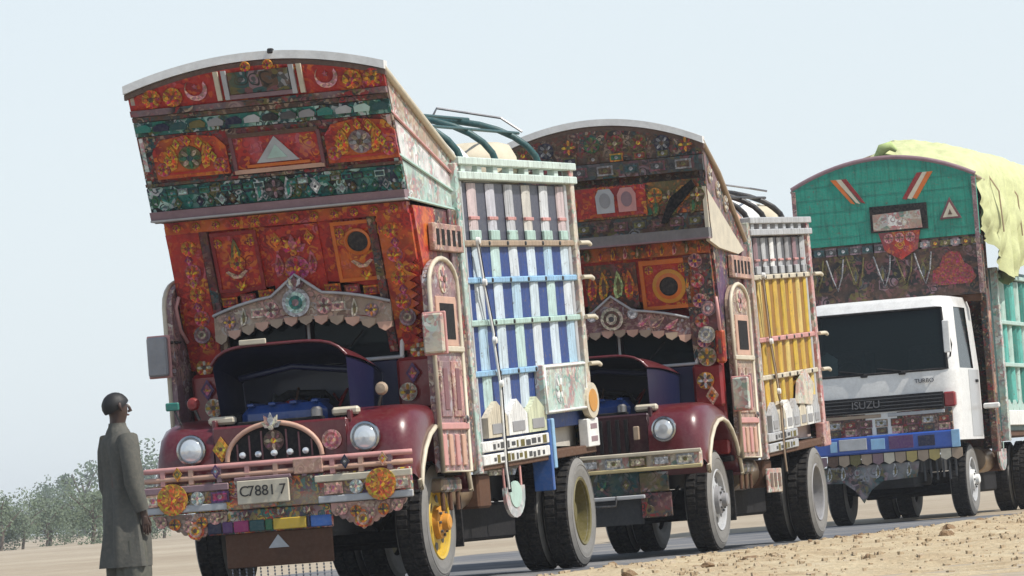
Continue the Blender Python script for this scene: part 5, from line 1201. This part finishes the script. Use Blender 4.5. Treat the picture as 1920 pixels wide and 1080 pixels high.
# ------------------------------------------------------------------ man at the left, seen from behind
def man(loc, rz):
    H = 1.0
    bm = bmesh.new(); lay = bm.verts.layers.skin.verify() if hasattr(bm.verts.layers, 'skin') else None
    pts = {}
    def v(name, p, r, par=None):
        q = bm.verts.new(p); q[lay].radius = (r, r); pts[name] = q
        if par: bm.edges.new((pts[par], q))
    v('pelvis', (0, 0, .95), .105); v('waist', (0, 0, 1.10), .095, 'pelvis'); v('chest', (0, .01, 1.30), .115, 'waist'); v('neckb', (0, .0, 1.45), .075, 'chest'); v('neck', (0, -.01, 1.53), .060, 'neckb')
    v('jaw', (0, .015, 1.60), .075, 'neck'); v('head', (0, .0, 1.67), .095, 'jaw'); v('top', (0, -.01, 1.735), .07, 'head')
    for s in (-1, 1):
        n_ = 'L' if s < 0 else 'R'
        v('hip' + n_, (s * .10, 0, .90), .10, 'pelvis'); v('knee' + n_, (s * .11, .01, .50), .062, 'hip' + n_); v('calf' + n_, (s * .11, -.01, .34), .058, 'knee' + n_); v('ank' + n_, (s * .11, -.01, .09), .04, 'calf' + n_); v('toe' + n_, (s * .12, .15, .04), .035, 'ank' + n_)
        v('sh' + n_, (s * .18, 0, 1.40), .065, 'chest'); v('up' + n_, (s * .215, -.01, 1.27), .05, 'sh' + n_); v('el' + n_, (s * .235, -.02, 1.08), .040, 'up' + n_); v('fa' + n_, (s * .24, .02, .97), .037, 'el' + n_); v('wr' + n_, (s * .245, .05, .83), .026, 'fa' + n_)
        v('palm' + n_, (s * .245, .065, .765), .026, 'wr' + n_)
        for k_, (dy, l) in enumerate(((.030, .070), (.011, .080), (-.008, .075), (-.026, .058))):
            v('f%d' % k_ + n_, (s * .243, .07 + dy, .735), .011, 'palm' + n_); v('g%d' % k_ + n_, (s * .238, .075 + dy, .735 - l * .55), .0095, 'f%d' % k_ + n_); v('h%d' % k_ + n_, (s * .226, .078 + dy, .735 - l), .008, 'g%d' % k_ + n_)
        v('t0' + n_, (s * .235, .095, .79), .012, 'wr' + n_); v('t1' + n_, (s * .228, .115, .75), .010, 't0' + n_); v('t2' + n_, (s * .225, .118, .72), .008, 't1' + n_)
    pts['pelvis'][lay].use_root = True
    me = bpy.data.meshes.new('person'); bm.to_mesh(me); bm.free()
    o = bpy.data.objects.new('person', me); COL.objects.link(o); o.location = loc; o.rotation_euler = (0, 0, rz)
    o.modifiers.new('skin', 'SKIN').use_smooth_shade = True; sb = o.modifiers.new('sub', 'SUBSURF'); sb.levels = 2; sb.render_levels = 2
    me.materials.append(M['skin'])
    thing(o, 'man in long grey green shirt and loose trousers standing left of the red lorry', 'person')
    def loft(name, secs, col, mat='cloth', n=28, fold=.0, seed=0, cap=False):
        g = G(); rows = []
        for z, cx, cy, rx, ry in secs:
            rows.append([(cx + (rx + fold * (1.6 - min(1.5, z)) * mnoise.noise((math.cos(a) * 2.2 + seed, math.sin(a) * 2.2, z * 1.3))) * math.cos(a), cy + (ry + fold * (1.6 - min(1.5, z)) * mnoise.noise((math.cos(a) * 2.2, math.sin(a) * 2.2 + seed, z * 1.3))) * math.sin(a), z) for a in [2 * PI * i / n for i in range(n)] + [0]])
        g.grid(rows, col); return part(name, g, mat, o, fix=False)
    kc = (.105, .104, .092)
    loft('long_shirt', [(1.54, 0, -.005, .070, .066), (1.515, 0, -.005, .074, .070), (1.50, 0, -.005, .09, .075), (1.48, 0, -.005, .115, .082), (1.455, 0, -.005, .15, .085), (1.42, 0, -.01, .195, .10), (1.36, 0, -.01, .215, .118), (1.25, 0, .0, .205, .125), (1.15, 0, .01, .19, .128), (1.05, 0, .01, .185, .13), (.98, 0, 0, .19, .135), (.90, 0, 0, .20, .14), (.80, 0, 0, .207, .145), (.70, 0, 0, .213, .15), (.60, 0, 0, .218, .155), (.50, 0, 0, .222, .158), (.42, 0, 0, .224, .16)], kc, fold=.11, seed=3, n=56)
    g = G()
    for s in (-1, 1):
        gs = [(Vector((s * .165, 0, 1.42)), .085), (Vector((s * .215, -.01, 1.32)), .082), (Vector((s * .24, -.015, 1.18)), .075), (Vector((s * .25, -.015, 1.06)), .070), (Vector((s * .252, .015, .95)), .062), (Vector((s * .25, .045, .85)), .055)]
        g = G(); g.tube([p for p, r in gs], [r + .006 * mnoise.noise(p * 9) for p, r in gs], kc, 14, cap=False)
        for i in range(4): pass
        part('sleeve', g, 'cloth', o)
        loft('trouser_leg', [(.62, s * .115, 0, .115, .12), (.50, s * .12, .0, .12, .125), (.36, s * .125, -.005, .118, .12), (.22, s * .125, -.01, .105, .115), (.13, s * .125, -.01, .085, .095), (.10, s * .125, -.005, .07, .085)], (.11, .11, .092), fold=.03, seed=s)
        g = G(); g.slab([(s * .12 + .05 * math.cos(a), .06 + .15 * math.sin(a)) for a in [2 * PI * i / 16 for i in range(16)]], lambda u, v, w_: (u, v, w_), .025, .025, 'brown'); g.tube([(s * .07, .12, .03), (s * .12, .13, .075), (s * .17, .12, .03)], .014, 'brown', 6); part('sandal', g, 'matte', o)
    g = G(); rr = []
    for i in range(13):
        t = i / 12; q = []
        for j in range(29):
            a = 2 * PI * j / 28; back = .5 - .5 * math.sin(a)          # 1 at the nape, 0 at the brow
            ph = t * (R(62) + R(66) * back ** .8)
            r_ = 1 + .03 * mnoise.noise((math.cos(a) * 6, math.sin(a) * 6, t * 9))
            q.append((.096 * r_ * math.sin(ph) * math.cos(a), -.008 + .112 * r_ * math.sin(ph) * math.sin(a), 1.672 + .108 * r_ * math.cos(ph)))
        rr.append(q)
    g.grid(rr, 'black'); part('hair', g, 'hair', o, fix=False)
    # face details (turned away from the camera)
    for s in (-1, 1):
        g = G(); g.lathe([(.001, -.012), (.012, 0), (.001, .012)], 'x', (s * .035, .088, 1.675), 'white', 8); part('eye', g, 'paint', o)
        g = G(); g.tube([(s * .088, -.01, 1.69), (s * .104, -.02, 1.68), (s * .103, -.015, 1.65), (s * .09, 0, 1.635)], [.010, .014, .012, .008], (.09, .045, .03), 8); part('ear', g, 'skin', o)
    g = G(); g.tube([(0, .092, 1.685), (0, .108, 1.655), (0, .115, 1.635), (0, .095, 1.625)], [.008, .012, .016, .008], (.09, .045, .03), 8); part('nose', g, 'skin', o)
    g = G(); g.tube([(-.025, .086, 1.60), (0, .094, 1.602), (.025, .086, 1.60)], .007, (.2, .08, .07), 6); part('lips', g, 'matte', o)
    return o
MAN = man((-3.14, 38.6, hgt(-3.14, 38.6)), R(-62))

# ------------------------------------------------------------------ far scrub and trees
def bush(name, x, y, h, r, mat, seed, label, cat, group, trunk=False):
    rr = random.Random(seed); z0 = hgt(x, y)
    root = empty(name, (x, y, z0)); thing(root, label, cat, group)
    g = G(); lobes = [(rr.uniform(-.6, .6) * r, rr.uniform(-.5, .5) * r, h * rr.uniform(.14, .80), r * rr.uniform(.25, .62)) for _ in range(9)]
    nleaf = 2600
    for _ in range(nleaf):
        lx, ly, lz, lr = lobes[rr.randrange(9)]
        d = Vector((rr.gauss(0, 1), rr.gauss(0, 1), rr.gauss(0, 1))).normalized() * lr * rr.random() ** .4
        c = Vector((lx + d.x, ly + d.y, max(.05, lz + d.z * .8))); s = h * rr.uniform(.012, .030)
        a = Vector((rr.gauss(0, 1), rr.gauss(0, 1), rr.gauss(0, 1))).normalized(); b_ = a.orthogonal().normalized()
        g.add([c - a * s, c + b_ * s * .6, c + a * s, c - b_ * s * .6], [[0, 1, 2, 3]], 'green')
    part('crown', g, mat, root, fix=False)
    g = G(); g.tube([(0, 0, -.1), (.05 * h, 0, h * .25), (.02 * h, .03 * h, h * .6)], [.05 * h * .6, .03 * h, .012 * h], 'brown', 7)
    for i in range(4):
        a = i * 1.7 + seed; g.tube([(.03 * h, 0, h * (.25 + .07 * i)), (math.cos(a) * r * .4, math.sin(a) * r * .4, h * (.5 + .06 * i)), (math.cos(a) * r * .6, math.sin(a) * r * .6, h * (.62 + .05 * i))], [.018 * h, .012 * h, .005 * h], 'brown', 5)
    part('trunk', g, 'bark', root)
rr = random.Random(11)
k_ = 0
for i in range(9):
    px = -30 + i * 38 + rr.uniform(-30, 30); y = rr.uniform(260, 330); x = (px - 960) / FPX * y
    bush('scrub_bush', x, y, rr.uniform(2.8, 4.0), rr.uniform(2.0, 3.0), 'scrub', i, 'grey green scrub bush in the hazy plain behind the standing man', 'bush', 'scrub bushes far out on the plain')
for i in range(9):
    px = -60 + i * 42 + rr.uniform(-30, 30); y = rr.uniform(620, 760); x = (px - 960) / FPX * y
    bush('far_tree', x, y, rr.choice((5.5, 7.5, 9.5, 11.5, 13.0)) * rr.uniform(.9, 1.05), rr.uniform(4.0, 8.5), 'leaf', 40 + i, 'hazy blue green tree on the skyline behind the standing man', 'tree', 'trees on the far skyline')

# ------------------------------------------------------------------ the hazy air
hm = bpy.data.materials.new('hazy_air'); hm.use_nodes = True; t = hm.node_tree; t.nodes.clear()
ho = t.nodes.new('ShaderNodeOutputMaterial'); hv = t.nodes.new('ShaderNodeVolumePrincipled')
hv.inputs['Color'].default_value = (.92, .95, 1, 1); hv.inputs['Density'].default_value = .0004; hv.inputs['Anisotropy'].default_value = .2
t.links.new(hv.outputs[0], ho.inputs['Volume'])
g = G(); V = [(x, y, z) for x in (-1520, 1520) for y in (-220, 1520) for z in (-4, 18)]
g.add(V, [[0, 1, 3, 2], [4, 6, 7, 5], [0, 4, 5, 1], [2, 3, 7, 6], [0, 2, 6, 4], [1, 5, 7, 3]], 'white')
hz = part('haze', g, None, kind='stuff'); hz.data.materials.append(hm)
